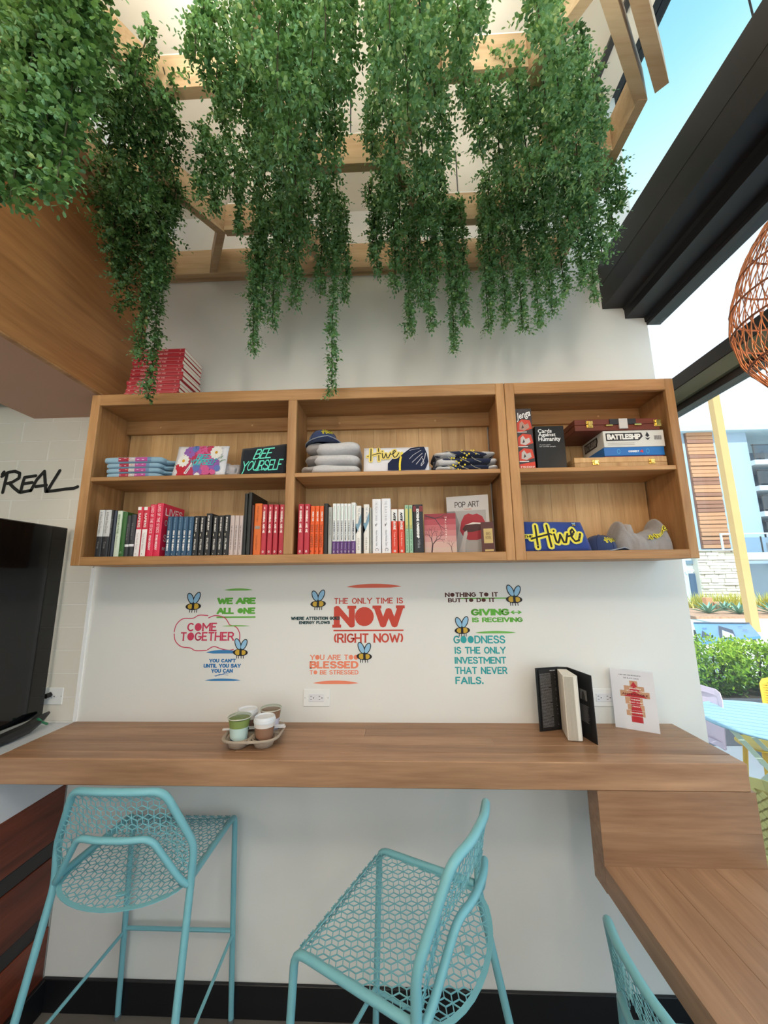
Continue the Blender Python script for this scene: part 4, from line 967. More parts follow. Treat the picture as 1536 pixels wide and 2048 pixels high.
# four light blue shirts with a flower print along the front
ya = 1.575
for i in range(4):
    a = at(203+(.0, 3, 3, 5)[3-i] if i < 3 else 200, 950, 1, ya).x; b = at(317+(4 if i == 3 else 0), 950, 1, ya).x
    z0, z1 = ZS+i*.0232, ZS+(i+1)*.0232+(.006 if i == 3 else 0)
    t = thing('folded_shirt', '%s light blue flowered shirt in the stack of four' % ('bottom', 'second lowest', 'second highest', 'top')[i], 'shirt', ((a+b)/2, 1.66, z0), 0, 'light blue flowered shirts')
    MB().blob(((a+b)/2, ya+.085, (z0+z1)/2), ((b-a)/2, .085, (z1-z0)/2), .22, .0012, 25, i, 44, 14, e2=.36).build('folded_body', LB, t, 'all')
    MB().blob(((a+b)/2+.05, ya+.10, (z0+z1)/2-.001), ((b-a)/2-.0, .07, (z1-z0)/2*.8), .6, .004, 30, i+9, 30, 10, e2=.8).build('loose_sleeve', LB, t, 'all')
    w = b-a; hz = (z1-z0)/2
    def fn(u, v, o_=0):   # follows the bulging front edge
        k = (v-.5)*2; dy = .085*max(0, 1-abs(k*.92)**(2/.36))**.36
        return (a+u*w, ya+.085-dy-.0016-o_, (z0+z1)/2+k*hz*.92)
    for (u0, u1), c in (((.28, .45), (178, 52, 76)), ((.45, .56), (206, 196, 200)), ((.56, .76), (196, 88, 160)), ((.76, .82), (120, 150, 190))):
        m = MB()
        for q in range(8): m.quad(fn(u0, .04+q*.115), fn(u1, .04+q*.115), fn(u1, .04+(q+1)*.115), fn(u0, .04+(q+1)*.115))
        m.build('print_patch', bmat(c, .9), t)
    m = MB()
    for q in range(5): disc(m, fn, .30+q*.1+random.uniform(-.02, .02), random.uniform(.3, .7), .022, .0006, 2.2)
    m.build('print_blossoms', bmat((240, 232, 236), .9), t)
    m = MB(); disc(m, fn, .5+random.uniform(-.05, .05), .5, .02, .0012, 2.2); disc(m, fn, .42, .6, .012, .0012, 2.2); m.build('print_centres', bmat((214, 140, 40), .9), t)
def display_shirt(label, pts, m_, th=.02, seed=0, name='folded_shirt', y0=1.578, y1=1.60, back=None):
    """folded shirt stood up for display; pts: measured corners bl, br, tr, tl"""
    bl, br = at(*pts[0], 1, y0), at(*pts[1], 1, y0); tr2, tl = at(*pts[2], 1, y1), at(*pts[3], 1, y1)
    zb = min(bl.z, br.z); bl.z = br.z = ZB if zb < 2 else ZS
    t = thing(name, label, 'shirt', ((bl.x+br.x)/2, y0+.03, bl.z))
    nx, nz_ = 14, 8; m = MB(); n = Vector((0, 1, 0))
    def q(u, v, e_=0):
        p = (bl*(1-u)+br*u)*(1-v)+(tl*(1-u)+tr2*u)*v
        w_ = .0022*sin(u*9+seed)*sin(v*6+seed*2)+.0012*sin(u*23)*sin(v*11)
        edge = min(u, 1-u, v*1.5, (1-v)*1.5); rr = .006*max(0, 1-edge/.06)**2
        return Vector(p)+n*(w_+rr+e_)
    base = 0
    for i in range(nx+1):
        for j in range(nz_+1): m.v.append(tuple(q(i/nx, j/nz_)))
    for i in range(nx+1):
        for j in range(nz_+1): m.v.append(tuple(q(i/nx, j/nz_, th-2*(.006*max(0, 1-min(i/nx, 1-i/nx, j/nz_*1.5, (1-j/nz_)*1.5)/.06)**2))))
    def id_(i, j, s_): return s_*(nx+1)*(nz_+1)+i*(nz_+1)+j
    for i in range(nx):
        for j in range(nz_):
            m.face((id_(i, j, 0), id_(i+1, j, 0), id_(i+1, j+1, 0), id_(i, j+1, 0))); m.face((id_(i, j, 1), id_(i, j+1, 1), id_(i+1, j+1, 1), id_(i+1, j, 1)))
    for i in range(nx): m.face((id_(i, 0, 0), id_(i, 0, 1), id_(i+1, 0, 1), id_(i+1, 0, 0))); m.face((id_(i, nz_, 0), id_(i+1, nz_, 0), id_(i+1, nz_, 1), id_(i, nz_, 1)))
    for j in range(nz_): m.face((id_(0, j, 0), id_(0, j+1, 0), id_(0, j+1, 1), id_(0, j, 1))); m.face((id_(nx, j, 0), id_(nx, j, 1), id_(nx, j+1, 1), id_(nx, j+1, 0)))
    m.build('folded_body', m_, t, 'all')
    for k in range(2):
        c = q(.5, .3, th+.02+k*.028)
        MB().blob((c.x+.015*k+.01, c.y+.01, bl.z+.030+.0*k), ((br.x-bl.x)/2*.94, .014, .029), .3, .003, 30, seed+k, 30, 10, e2=.6).build('fold_behind', back or m_, t, 'all')
    fn = lambda u, v, o_=0: q(u, v, -.0042-o_)
    return t, fn
# white flowered shirt
t, fn = display_shirt('white folded shirt with round bouquet print, upright on the shelf', [(342, 949.5), (447, 948), (457, 891), (357, 893)], WC, seed=2)
AS = 1.75
layers = [((196, 60, 96), [(.32, .62, .15), (.24, .2, .13), (.6, .85, .14), (.42, .12, .13)]), ((214, 96, 150), [(.5, .82, .12), (.72, .2, .14), (.62, .12, .12), (.66, .62, .11), (.55, .3, .1)]),
          ((150, 100, 180), [(.28, .78, .12), (.78, .4, .12), (.5, .12, .09)]), ((100, 124, 190), [(.38, .9, .07), (.46, .28, .08), (.86, .25, .06)]), ((196, 40, 60), [(.15, .3, .09), (.2, .08, .1)])]
for i, (c, fl) in enumerate(layers):
    m = MB()
    for x, y, r in fl: flower(m, fn, x, y, r, 10, .0003*i, .6, AS)
    m.build('flower_print', bmat(c, .9), t)
m = MB(); flower(m, fn, .19, .5, .12, 11, .0018, .5, AS); flower(m, fn, .80, .76, .13, 12, .0018, .5, AS); flower(m, fn, .5, .02, .06, 10, .0018, .5, AS); m.build('daisy_print', bmat((240, 238, 234), .9), t)
m = MB()
for x, y in ((.19, .5), (.80, .76)): disc(m, fn, x, y, .028, .0024, AS)
m.build('daisy_centres', bmat((222, 160, 40), .9), t)
m = MB()
for x, y, a in ((.9, .45, .6), (.93, .5, .2), (.08, .35, 2.8), (.9, .56, .9)): polystroke(m, lambda u, v: fn(u, v, .0008), [(x, y), (x+.06*cos(a), y+.06*AS*sin(a))], .018, 6)
m.build('leaf_print', bmat((104, 150, 100), .9), t)
def script(t, fn, lines, col, th, o_=.002, name='script_print'):
    m = MB()
    for s_, box, sh in lines:
        f0 = len(m.f); write(m, lambda u, v: fn(u, v, o_), s_, th=th, gap=.14, shear=sh, box=box)
    m.build(name, bmat(col, .8), t)
script(t, fn, [('Bee'.upper(), (.42, .5, .66, .72), .35), ('YOURSELF', (.3, .34, .82, .55), .35)], (70, 190, 196), .17, .0026)
m = MB(); polystroke(m, lambda u, v: fn(u, v, .0026), [(.36, .42), (.28, .2), (.25, .1), (.28, .08), (.33, .25), (.36, .4)], .02, 6); m.build('script_tail', bmat((236, 236, 240), .8), t)
tt = thing('crumpled_cloth', 'pale grey lacy garment bunched behind the white flowered shirt', 'shirt', (-.72, 1.68, ZS))
for k, (px, r) in enumerate(((455, .03), (466, .034), (472, .028))):
    c = at(px, 935, 1, 1.65); MB().blob((c.x, 1.655+k*.01, ZS+.034), (r, .05, .034), .7, .012, 45, k*5+2, 36, 16).build('cloth_fold', mat('pale_grey_cloth', (190, 186, 190), .95, sheen=.3), tt, 'all')
# black BEE YOURSELF shirt
t, fn = display_shirt('black folded shirt with mint brush words BEE YOURSELF', [(477, 948), (569, 945), (573, 887), (484, 897)], BKC, seed=5)
script(t, fn, [('BEE', (.28, .54, .68, .90), .4), ('YOURSELF', (.04, .14, .92, .5), .3)], (110, 232, 208), .13, .0005)
m = MB()
polystroke(m, lambda u, v: fn(u, v, .0006), [(.38, .14), (.5, .17), (.62, .22)], .02, 6); polystroke(m, lambda u, v: fn(u, v, .0006), [(.0, .04), (.05, .0), (.12, .2)], .02, 6); m.build('underline_print', bmat((110, 232, 208), .8), t)
# grey sweatshirts and cap
stk = [(603, 722, 945, 926, 0), (610, 722, 926, 906, 3), (612, 723, 907, 886, 6)]
zz = ZS
for i, (a, b, yb_, yt_, sd_) in enumerate(stk):
    x0, x1 = at(a, 940, 1, 1.6).x, at(b, 940, 1, 1.6).x; h = (.048, .052, .06)[i]
    t = thing('folded_sweatshirt', '%s heather grey sweatshirt in the stack under the navy cap' % ('bottom', 'middle', 'top')[i], 'sweatshirt', ((x0+x1)/2, 1.66, zz), 0, 'grey sweatshirts under the cap')
    MB().blob(((x0+x1)/2+.015, 1.67, zz+h/2), ((x1-x0)/2-.02, .095, h/2), .38, .006, 14, sd_, 44, 14, e2=.72).build('folded_body', GC, t, 'all')
    MB().blob((x0+.045, 1.655, zz+h/2+.004), (.05, .075, h/2*.82), .7, .010, 24, sd_+2, 30, 14, e2=.85).build('rolled_hood', GC2, t, 'all')
    zz += h-.003
LOGO_H = [[(-.05, 1.0), (-.06, 0)], [(.42, 1.02), (.46, .03)], [(-.28, .38), (-.1, .45), (.5, .62), (.56, .58)], [(.66, .60), (.70, .24), (.76, .2), (.86, .42), (.90, .58)], [(.90, .58), (.98, .22), (1.06, .22), (1.20, .62)],
          [(1.20, .5), (1.38, .55), (1.50, .72), (1.46, .84), (1.36, .74), (1.34, .45), (1.42, .26), (1.56, .3), (1.72, .62)], [(.66, .74), (.67, .76)]]
LOGO_E = [(-.30, .38), (-.06, .52), (.0, .2), (.44, .3), (.5, .62), (.8, .42), (1.1, .42), (1.4, .5), (1.6, .52)]
def hive_logo(t, fn, box, rim=.17, mid=.12, ink=.05, rimcol=None, the=False):
    u0, v0, u1, v1 = box; w, h = u1-u0, v1-v0
    T = lambda o_: (lambda x, y: fn(u0+(x+.35)/2.15*w, v0+(y+.05)/1.15*h, o_))
    for k, (th, c, nm, o_) in enumerate(((rim, (206, 200, 100), 'logo_rim', .0006), (mid, (240, 226, 60), 'logo_glow', .0011), (ink, (24, 22, 22), 'logo_ink', .0018))):
        if th <= 0: continue
        m = MB()
        for sg in LOGO_H: polystroke(m, T(o_), sg, th*2 if k < 2 else th*2, 8)
        if k < 2 and the: polystroke(m, T(o_), [(-.52, .5), (-.2, .5)], th*1.6, 8)
        m.build(nm, bmat(c if not (k == 0 and rimcol) else rimcol, .7), t)
    if the: write(MB(), lambda x, y: T(.0018)(x, y), 'THE', th=.2, box=(-.58, .44, -.2, .56)).build('logo_small_word', bmat((24, 22, 22), .7), t)
def cap(label, c, r, rz, brim=.07, tilt=0, mm=CAPM):
    t = thing('baseball_cap', label, 'cap', c, 0)
    base = Matrix.Translation(Vector(c)) @ Matrix.Rotation(rz, 4, 'Z')
    nb, nr = 30, 10; m = MB(); H_ = r*1.02
    def dome(th, k, e_=0):
        ph = PI/2*k; rr = (r+e_)*(sin(ph)**.85 if k > 0 else 0); z_ = (H_+e_)*cos(ph)**.8 if k < 1 else 0
        return base @ Vector((rr*cos(th)*.92, rr*sin(th), z_+.004))
    for j in range(nr+1):
        for i in range(nb): m.v.append(tuple(dome(2*PI*i/nb, j/nr)))
    for j in range(nr):
        for i in range(nb): m.face((j*nb+i, j*nb+(i+1) % nb, (j+1)*nb+(i+1) % nb, (j+1)*nb+i)[::-1])
    m.build('crown', mm, t, 'all')
    m = MB()   # brim: front is local -y
    N = 16; top = []
    for k in (0, 1, 2):
        for i in range(N+1):
            a = PI+PI*i/N; e_ = [0, .55, 1][k]
            rr = r*.97+brim*e_*max(0, sin(PI*i/N))**.8
            x = rr*cos(a)*(.94); y = rr*sin(a)
            top.append(tuple(base @ Vector((x, y, .005-.004*e_+.012*e_*(1-abs(cos(a)))-.012*e_*abs(cos(a))))))
    L = len(top); m.v = top+[(p[0], p[1], p[2]-.003) for p in top]
    for k in (0, 1):
        for i in range(N):
            a, b = k*(N+1)+i, k*(N+1)+i+1; c_, d_ = b+N+1, a+N+1
            m.face((a, d_, c_, b)); m.face((L+a, L+b, L+c_, L+d_))
    for i in range(N): a = 2*(N+1)+i; m.face((a, L+a, L+a+1, a+1))
    m.build('brim', mm, t, 'all')
    rim = [top[2*(N+1)+i] for i in range(N+1)]; MB().tube([(p[0], p[1], p[2]-.0015) for p in rim], .0022, 6).build('brim_piping', bmat((150, 156, 166), .8), t, 'all')
    q = dome(0, 0); MB().blob((q.x, q.y, q.z), (.006, .006, .004), 1).build('button', mm, t, 'all')
    m = MB()
    for k in range(6):
        m.tube([dome(PI/6+k*PI/3, j/8, .0006) for j in range(9)], .0009, 4)
    o_ = m.build('panel_seam', bmat((32, 46, 84), .9), t); o_['kind'] = 'stuff'
    fn = lambda u, v, o_=0: dome(-PI/2+(u-.5)*1.5, 1-(.18+v*.5), .0016+o_)
    return t, fn
ctop = at(648, 888, 1, 1.63)
t, fn = cap('navy cap with small yellow logo lying on the grey sweatshirts', (ctop.x-.012, 1.668, zz+.0005), .074, .35, brim=.055)
hive_logo(t, fn, (.30, .2, .95, .82), .15, .11, .035)
# white shirt with praying hands print
t, fn = display_shirt('white folded shirt with navy praying hands and yellow bracelet print', [(727, 943), (859, 942), (857, 893), (728, 896)], WC, seed=8, back=GC)
hive_logo(t, fn, (.04, .42, .56, .99), .13, .0, .03, (238, 216, 120))
m = MB().poly([fn(*p, .0004) for p in ((.37, .07), (.37, .34), (.44, .52), (.53, .56), (.6, .72), (.72, .94), (.84, 1.0), (.93, .99), (.97, .7), (.99, .4), (.95, .15), (.93, .07))]); m.build('hands_print', bmat((24, 34, 66), .9), t)
m = MB()
for sg in ([(.62, .68), (.72, .86), (.86, .92)], [(.70, .5), (.76, .66), (.88, .84)], [(.74, .36), (.82, .55), (.90, .72)], [(.80, .28), (.86, .46), (.90, .6)], [(.86, .0), (.88, .3), (.93, .5), (.95, .72)], [(.88, .22), (.92, .34), (.90, .52)]): polystroke(m, lambda u, v: fn(u, v, .0008), sg, .011, 6)
m.build('finger_lines_print', bmat((196, 196, 206), .9), t)
m = MB()
for k in range(13): disc(m, fn, .555-.012*sin(k*.3)+.03*(k/13), .02+k*.062, .018, .0011, 2.3, 8)
m.build('bead_print', bmat((240, 216, 70), .8), t)
# crumpled navy shirts
zz = ZS
for i, (a, b, h, c_) in enumerate(((866, 996, .030, GC), (868, 994, .035, NV), (866, 990, .030, NV))):
    x0, x1 = at(a, 935, 1, 1.6).x, at(b, 935, 1, 1.6).x
    t = thing('folded_shirt', '%s crumpled navy and grey shirt in the right stack' % ('bottom', 'middle', 'top')[i], 'shirt', ((x0+x1)/2, 1.66, zz), 0, 'crumpled navy and grey shirts')
    MB().blob(((x0+x1)/2, 1.668, zz+h/2), ((x1-x0)/2, .09, h/2*1.05), .35, .0075, 20, 31+i*4, 48, 12, e2=.8).build('folded_body', NV if i else NV, t, 'all')
    MB().blob((x0+.055, 1.64, zz+h/2-.002), (.05, .068, h/2*.9), .5, .008, 26, 51+i, 30, 12, e2=.9).build('grey_sleeve', GC, t, 'all')
    MB().blob((x1-.03, 1.65, zz+h/2), (.035, .072, h/2*.9), .6, .008, 26, 61+i, 30, 12, e2=.9).build('grey_hem', GC, t, 'all')
    m = MB()
    for k in range(7):
        u = x0+.075+k*.010+(.05 if i == 2 else 0); zc_ = zz+h*.5+.012*sin(k*1.3+i); m.blob((u, 1.5765-.0, zc_), (.0042, .0022, .0042), 1, nu=8, nv=6)
    m.build('yellow_beads', bmat((240, 214, 60), .7), t, 'all').__setitem__('kind', 'stuff')
    m = MB()
    for k in range(3):
        u = x0+.06+k*.05; m.tube([(u, 1.5765, zz+h*.9), (u+.015, 1.573, zz+h*.5), (u+.04, 1.5755, zz+h*.2)], .0011, 4)
    m.build('pale_line_print', bmat((196, 190, 170), .8), t).__setitem__('kind', 'stuff')
    zz += h
# bottom right: blue logo shirt, cap, hoodie
t, fn = display_shirt('royal blue folded shirt with large yellow rimmed logo', [(1048, 1101), (1186, 1101), (1162, 1044), (1044, 1043)], RB, seed=3)
hive_logo(t, fn, (.09, .1, .93, .93), .135, .10, .040, (200, 200, 120), the=True)
cb = lambda x, y, o_: fn(.85+x*.035, .88+y*.055, .0012+o_)
bee(0, 0, '', par=t, fnb=cb)
ctop = at(1200, 1090, 1, 1.64)
t, fn = cap('blue cap with yellow logo between the blue shirt and grey hoodie', (ctop.x+.006, 1.655, ZB), .066, .38, brim=.05)
hive_logo(t, fn, (.12, .14, .9, .72), .15, .11, .04)
t = thing('crumpled_hoodie', 'grey crumpled hoodie with small yellow logo in the right cabinet', 'hoodie', (1.02, 1.66, ZB))
p0, p1 = at(1232, 1090, 1, 1.62), at(1345, 1090, 1, 1.62); w = p1.x-p0.x; cxh = (p0.x+p1.x)/2
NU, NV_ = 64, 34; m = MB()
def hood(u, v):
    top = .088+.05*math.exp(-((u-.13)/.11)**2)-.012*math.exp(-((u-.45)/.12)**2)+.075*math.exp(-((u-.83)/.085)**2)*(1-.3*u)
    a = u*2-1; r = max(0, 1-abs(a)**5)**.3
    q = noise.noise(Vector((u*5, v*4, 1.3)))*.012+noise.noise(Vector((u*11, v*9+u*6, 4.3)))*.006
    ang = v*PI; y = -.075*cos(ang)*r; z_ = top*sin(ang)**.62*r
    return (p0.x+w*u+q*.6, 1.66+y+q*(1 if v < .5 else .2), ZB+.001+max(0, z_+q*.5*sin(ang)))
for i in range(NU+1):
    for j in range(NV_+1): m.v.append(hood(i/NU, j/NV_))
for i in range(NU):
    for j in range(NV_): a = i*(NV_+1)+j; m.face((a, a+NV_+1, a+NV_+2, a+1))
m.build('hoodie_body', mat('hoodie_cloth', (150, 146, 146), .95, sheen=.4, bump=.5, bscale=240, var=.12, vscale=90), t, 'all')
MB().blob((p0.x+.05, 1.65, ZB+.085), (.035, .05, .03), .8, .012, 30, 77, 30, 14).build('rolled_hood', GC2, t, 'all')
def hl(u, v, o_=0):
    x, y, z_ = hood(.50+u*.37, .13); x2, y2, z2 = hood(.50+u*.37, .27)
    p = Vector((x, y, z_)).lerp(Vector((x2, y2, z2)), v); return (p.x, p.y-.008-o_, p.z)
hive_logo(t, hl, (.0, -.05, 1.0, .75), .15, .11, .04)

# ------------------------------------------------------------ games
t = thing('block_game_box', 'tall red and black block game box at the left post', 'game box', (.535, 1.62, ZS))
x0, x1 = .5135, at(1071, 930, 1, 1.575).x; hz = at(1060, 817, 1, 1.575).z-ZS
MB().box(x0, x1, 1.575, 1.65, ZS+.0002, ZS+hz, .001).build('box_body', bmat((60, 52, 54)), t)
fn = lambda u, v, o_=0: (x0-.012+u*(x1-x0+.012), 1.5744-o_, ZS+v*hz)
f_ = lambda pts, c, nm, o_=0: MB().poly([fn(max(.24, a), b, o_) for a, b in pts]).build(nm, bmat(c), t)
f_([(.0, .0), (1, .0), (1, .12), (0, .08)], (214, 62, 40), 'red_panel')
for k, v in enumerate((.12, .36, .6)):
    f_([(.2, v), (.55, v+.02), (.98, v+.06), (.9, v+.2), (.5, v+.22), (.25, v+.16)], (206, 66, 44), 'red_panel', .0003)
    f_([(.35, v+.05), (.6, v+.03), (.85, v+.08), (.8, v+.15), (.62, v+.13), (.5, v+.19), (.38, v+.15)], ((190, 180, 176), (200, 190, 186), (176, 140, 124))[k], 'photo_print', .0006)
    f_([(.45, v+.06), (.58, v+.08), (.52, v+.13)], (60, 50, 52), 'photo_print', .0009)
    f_([(.24, v+.0), (.7, v+.0), (.7, v+.012), (.24, v+.012)], (240, 236, 232), 'caption_strip', .0009)
m = MB()
for k in range(9):
    a = .35+k*.3; m.poly([fn(.6, .97, .0002), fn(.6+.38*cos(a), .80+.2*abs(sin(a))*.98, .0002), fn(.6+.38*cos(a+.1), .80+.2*abs(sin(a+.1))*.98, .0002)])
m.build('ray_print', bmat((90, 80, 82)), t)
m = MB(); write_b(m, lambda u, v: fn(u, v+.10*u, .0012), 'Jenga', (.24, .74, .97, .90), .035); m.build('title_shadow', bmat((30, 26, 26)), t)
m = MB(); write_b(m, lambda u, v: fn(u, v+.10*u, .0016), 'Jenga', (.26, .745, .95, .895), .018); m.build('title', bmat((244, 240, 238)), t)
write(MB(), lambda u, v: fn(u, v, .0016), 'IF YOU STACK UP', th=.3, box=(.28, .02, .95, .05)).build('caption', bmat((240, 220, 210)), t)
# black card game
t = thing('card_game_box', 'black card game box with white title beside the block game', 'game box', (.60, 1.62, ZS))
a, b = at(1076, 935, 1, 1.58), at(1131, 935, 1, 1.60); tz = at(1080, 852, 1, 1.58).z
MB().box(a.x, b.x, 1.582, 1.66, ZS+.0002, tz, .0015).build('box_body', bmat((16, 17, 16), .35), t)
fn = lambda u, v, o_=0: (a.x+u*(b.x-a.x), 1.5814-o_, ZS+v*(tz-ZS))
m = MB()
for s_, bx_ in (('Cards', (.1, .84, .58, .93)), ('Against', (.1, .73, .70, .84)), ('Humanity', (.1, .62, .86, .745))): write_b(m, fn, s_, bx_, .02)
m.build('title', bmat((240, 240, 240)), t)
m = MB(); write_b(m, fn, 'A party game', (.12, .545, .5, .575), .01); write_b(m, fn, 'for horrible people.', (.12, .505, .68, .535), .01); m.build('subtitle', bmat((210, 210, 210)), t)
# right hand pile: wooden case, blue box, white box, dark case on top
def brass(t, x, y, z, w=.024, h=.026):
    BRM = mat('brass', (226, 196, 110), .25, 1)
    MB().box(x-w/2, x+w/2, y-.004, y, z-h/2, z-.001, .001).build('latch_plate', BRM, t); MB().box(x-w/2, x+w/2, y-.004, y, z+.001, z+h/2, .001).build('latch_plate', BRM, t)
    MB().box(x-w*.28, x+w*.28, y-.008, y-.003, z-h*.38, z+h*.42, .001).build('latch_hook', BRM, t)
gx0, gx1 = at(1149, 925, 1, 1.575).x, 1.137
z_ = ZS
t = thing('wooden_game_case', 'light wooden folding game case at the bottom of the pile', 'game box', ((gx0+gx1)/2, 1.66, z_))
hh = .046
MB().box(gx0, gx1, 1.575, 1.77, z_+.0002, z_+hh/2-.0003, .001).build('lower_half', OAKB, t); MB().box(gx0, gx1, 1.575, 1.77, z_+hh/2+.0003, z_+hh, .001).build('upper_half', OAKB, t)
brass(t, at(1190, 920, 1, 1.575).x, 1.575, z_+hh/2, .026, .022); brass(t, at(1303, 920, 1, 1.575).x, 1.575, z_+hh/2, .026, .022)
z_ += hh+.0002
t = thing('blue_game_box', 'flat blue game box under the white box', 'game box', (1.0, 1.66, z_))
bx0 = at(1208, 900, 1, 1.585).x; bh = .046
MB().box(bx0+.004, 1.138, 1.59, 1.765, z_, z_+.012, .001).build('box_base', bmat((150, 90, 110)), t)
MB().box(bx0, 1.14, 1.585, 1.768, z_+.008, z_+bh, .0015).build('box_lid', bmat((18, 110, 190), .35), t)
fn = lambda u, v, o_=0: (bx0+u*(1.14-bx0), 1.5844-o_, z_+.008+v*(bh-.008))
m = MB(); write(m, fn, 'CONNECT', th=.3, gap=.25, box=(.40, .36, .58, .62)); m.build('title', bmat((230, 240, 250)), t); write(MB(), fn, '4', th=.3, box=(.59, .3, .65, .68)).build('title', bmat((210, 50, 60)), t)
for u in (.24, .72):
    m = MB(); m.poly([fn(u+.03*cos(q), .5+.3*sin(q)) for q in [2*PI*i/14 for i in range(14)]]); m.build('disc_print', bmat((60, 150, 210)), t)
    MB().poly([fn(u+.018*cos(q), .5+.18*sin(q), .0003) for q in [2*PI*i/14 for i in range(14)]]).build('disc_print', bmat((30, 104, 180)), t)
z_ += bh+.0002
t = thing('white_game_box', 'long white game box with bold black title', 'game box', (1.0, 1.66, z_))
wx0 = bx0+.002; wh = .074
MB().box(wx0, 1.145, 1.583, 1.77, z_, z_+wh, .0015).build('box_body', bmat((218, 220, 216), .4), t)
fn = lambda u, v, o_=0: (wx0+u*(1.145-wx0), 1.5824-o_, z_+v*wh)
MB().poly([fn(.04, .38), (fn(.58, .38)), fn(.65, .62), fn(.63, .85), fn(.04, .85)]).build('title_outline', bmat((36, 36, 40)), t)
write(MB(), lambda u, v: fn(u, v, .0006), 'BATTLESHIP', th=.32, gap=.2, box=(.06, .43, .61, .80)).build('title', bmat((236, 236, 232)), t)
m = MB(); m.poly([fn(.68, .55, .0004), fn(.725, .38, .0004), fn(.77, .55, .0004), fn(.725, .5, .0004)]); m.poly([fn(.69, .66, .0004), fn(.725, .56, .0004), fn(.76, .66, .0004), fn(.74, .78, .0004), fn(.725, .9, .0004), fn(.71, .78, .0004)]); m.build('ship_emblem', bmat((36, 36, 40)), t)
m = MB()
for k in range(14): m.poly([fn(.83+k*.009, .4), fn(.83+k*.009+.004+.002*(k % 3), .4), fn(.83+k*.009+.004+.002*(k % 3), .66), fn(.83+k*.009, .66)])
m.build('bar_pattern', bmat((120, 120, 124)), t).__setitem__('kind', 'stuff')
m = MB()
for k in range(2): m.poly([fn(.06, .12+k*.1), fn(.5, .12+k*.1), fn(.5, .15+k*.1), fn(.06, .15+k*.1)])
m.build('small_print', bmat((160, 160, 160)), t).__setitem__('kind', 'stuff')
fs = lambda u, v, o_=0: (wx0-.0006-o_, 1.765-u*.175, z_+v*wh)
MB().poly([fs(.1, .3), fs(.72, .3), fs(.78, .6), fs(.76, .86), fs(.1, .86)]).build('side_title_outline', bmat((40, 40, 44)), t); write(MB(), lambda u, v: fs(u, v, .0006), 'BATTLESHIP', th=.32, gap=.2, box=(.13, .36, .72, .8)).build('side_title', bmat((160, 160, 158)), t)
z_ += wh+.0002
t = thing('dark_game_case', 'dark red wooden case with brass latches on top of the pile', 'game box', (.93, 1.66, z_))
dx0 = at(1149, 845, 1, 1.575).x; hh = .052; RW = wood('rosewood', (84, 36, 26), (124, 62, 46), 'X')
MB().box(dx0, 1.128, 1.578, 1.77, z_, z_+hh/2-.0004, .0015).build('lower_half', RW, t); MB().box(dx0, 1.128, 1.578, 1.77, z_+hh/2+.0004, z_+hh, .0015).build('upper_half', RW, t)
brass(t, at(1178, 847, 1, 1.578).x, 1.578, z_+hh*.55, .03, .032); brass(t, at(1313, 838, 1, 1.578).x, 1.578, z_+hh*.55, .03, .032)
cxm = at(1244, 842, 1, 1.578).x
MB().box(cxm-.055, cxm-.018, 1.574, 1.5778, z_+hh*.5, z_+hh*.96).build('handle_mount', bmat((40, 38, 44)), t); MB().box(cxm+.018, cxm+.055, 1.574, 1.5778, z_+hh*.5, z_+hh*.96).build('handle_mount', bmat((40, 38, 44)), t)
MB().box(cxm-.018, cxm+.018, 1.570, 1.5778, z_+hh*.1, z_+hh*.97, .001).build('label_band', bmat((206, 202, 200)), t)
for s_ in (-.06, .06): MB().tube([(cxm+s_-.014, 1.573, z_+hh*.42), (cxm+s_+.014, 1.573, z_+hh*.42)], .0045, 8).build('handle_hinge', MATS['brass'], t)

# ------------------------------------------------------------ mesh stools
AQ = mat('turquoise_powder_coat', (126, 188, 198), .38, spec=.45)
def inside(p, poly):
    x, y = p; c = False; n = len(poly)
    for i in range(n):
        (x1, y1), (x2, y2) = poly[i], poly[(i+1) % n]
        if (y1 > y) != (y2 > y) and x < (x2-x1)*(y-y1)/(y2-y1)+x1: c = not c
    return c
def lattice(outline, s, fn, w=.0023, th=.002):
    """pierced star lattice: bars joining every star centre to the six nodes around it, cut by the outline"""
    xs = [p[0] for p in outline]; ys = [p[1] for p in outline]; h = s*math.sqrt(3)/2; r = s/math.sqrt(3)
    m = MB(); segs = []
    j0, j1 = int(min(ys)/h)-1, int(max(ys)/h)+2; i0, i1 = int(min(xs)/s)-2, int(max(xs)/s)+3
    for j in range(j0, j1):
        for i in range(i0, i1):
            c = (i*s+(s/2 if j % 2 else 0), j*h)
            for k in range(6):
                a = PI/6+k*PI/3; q = (c[0]+r*cos(a), c[1]+r*sin(a))
                A, B = inside(c, outline), inside(q, outline)
                if A and B: segs.append((c, q))
                elif A or B:
                    p_, o_ = (c, q) if A else (q, c); lo, hi = 0, 1
                    for _ in range(6):
                        md = (lo+hi)/2; t_ = (p_[0]+(o_[0]-p_[0])*md, p_[1]+(o_[1]-p_[1])*md)
                        if inside(t_, outline): lo = md
                        else: hi = md
                    segs.append((p_, (p_[0]+(o_[0]-p_[0])*lo, p_[1]+(o_[1]-p_[1])*lo)))
    for a, b in segs:
        A, B = Vector(fn(*a)), Vector(fn(*b))
        if (B-A).length < .001: continue
        e_ = .001; n = (Vector(fn(a[0]+e_, a[1]))-A).cross(Vector(fn(a[0], a[1]+e_))-A).normalized()
        m.bar(A, B, w, th, n)
    return m
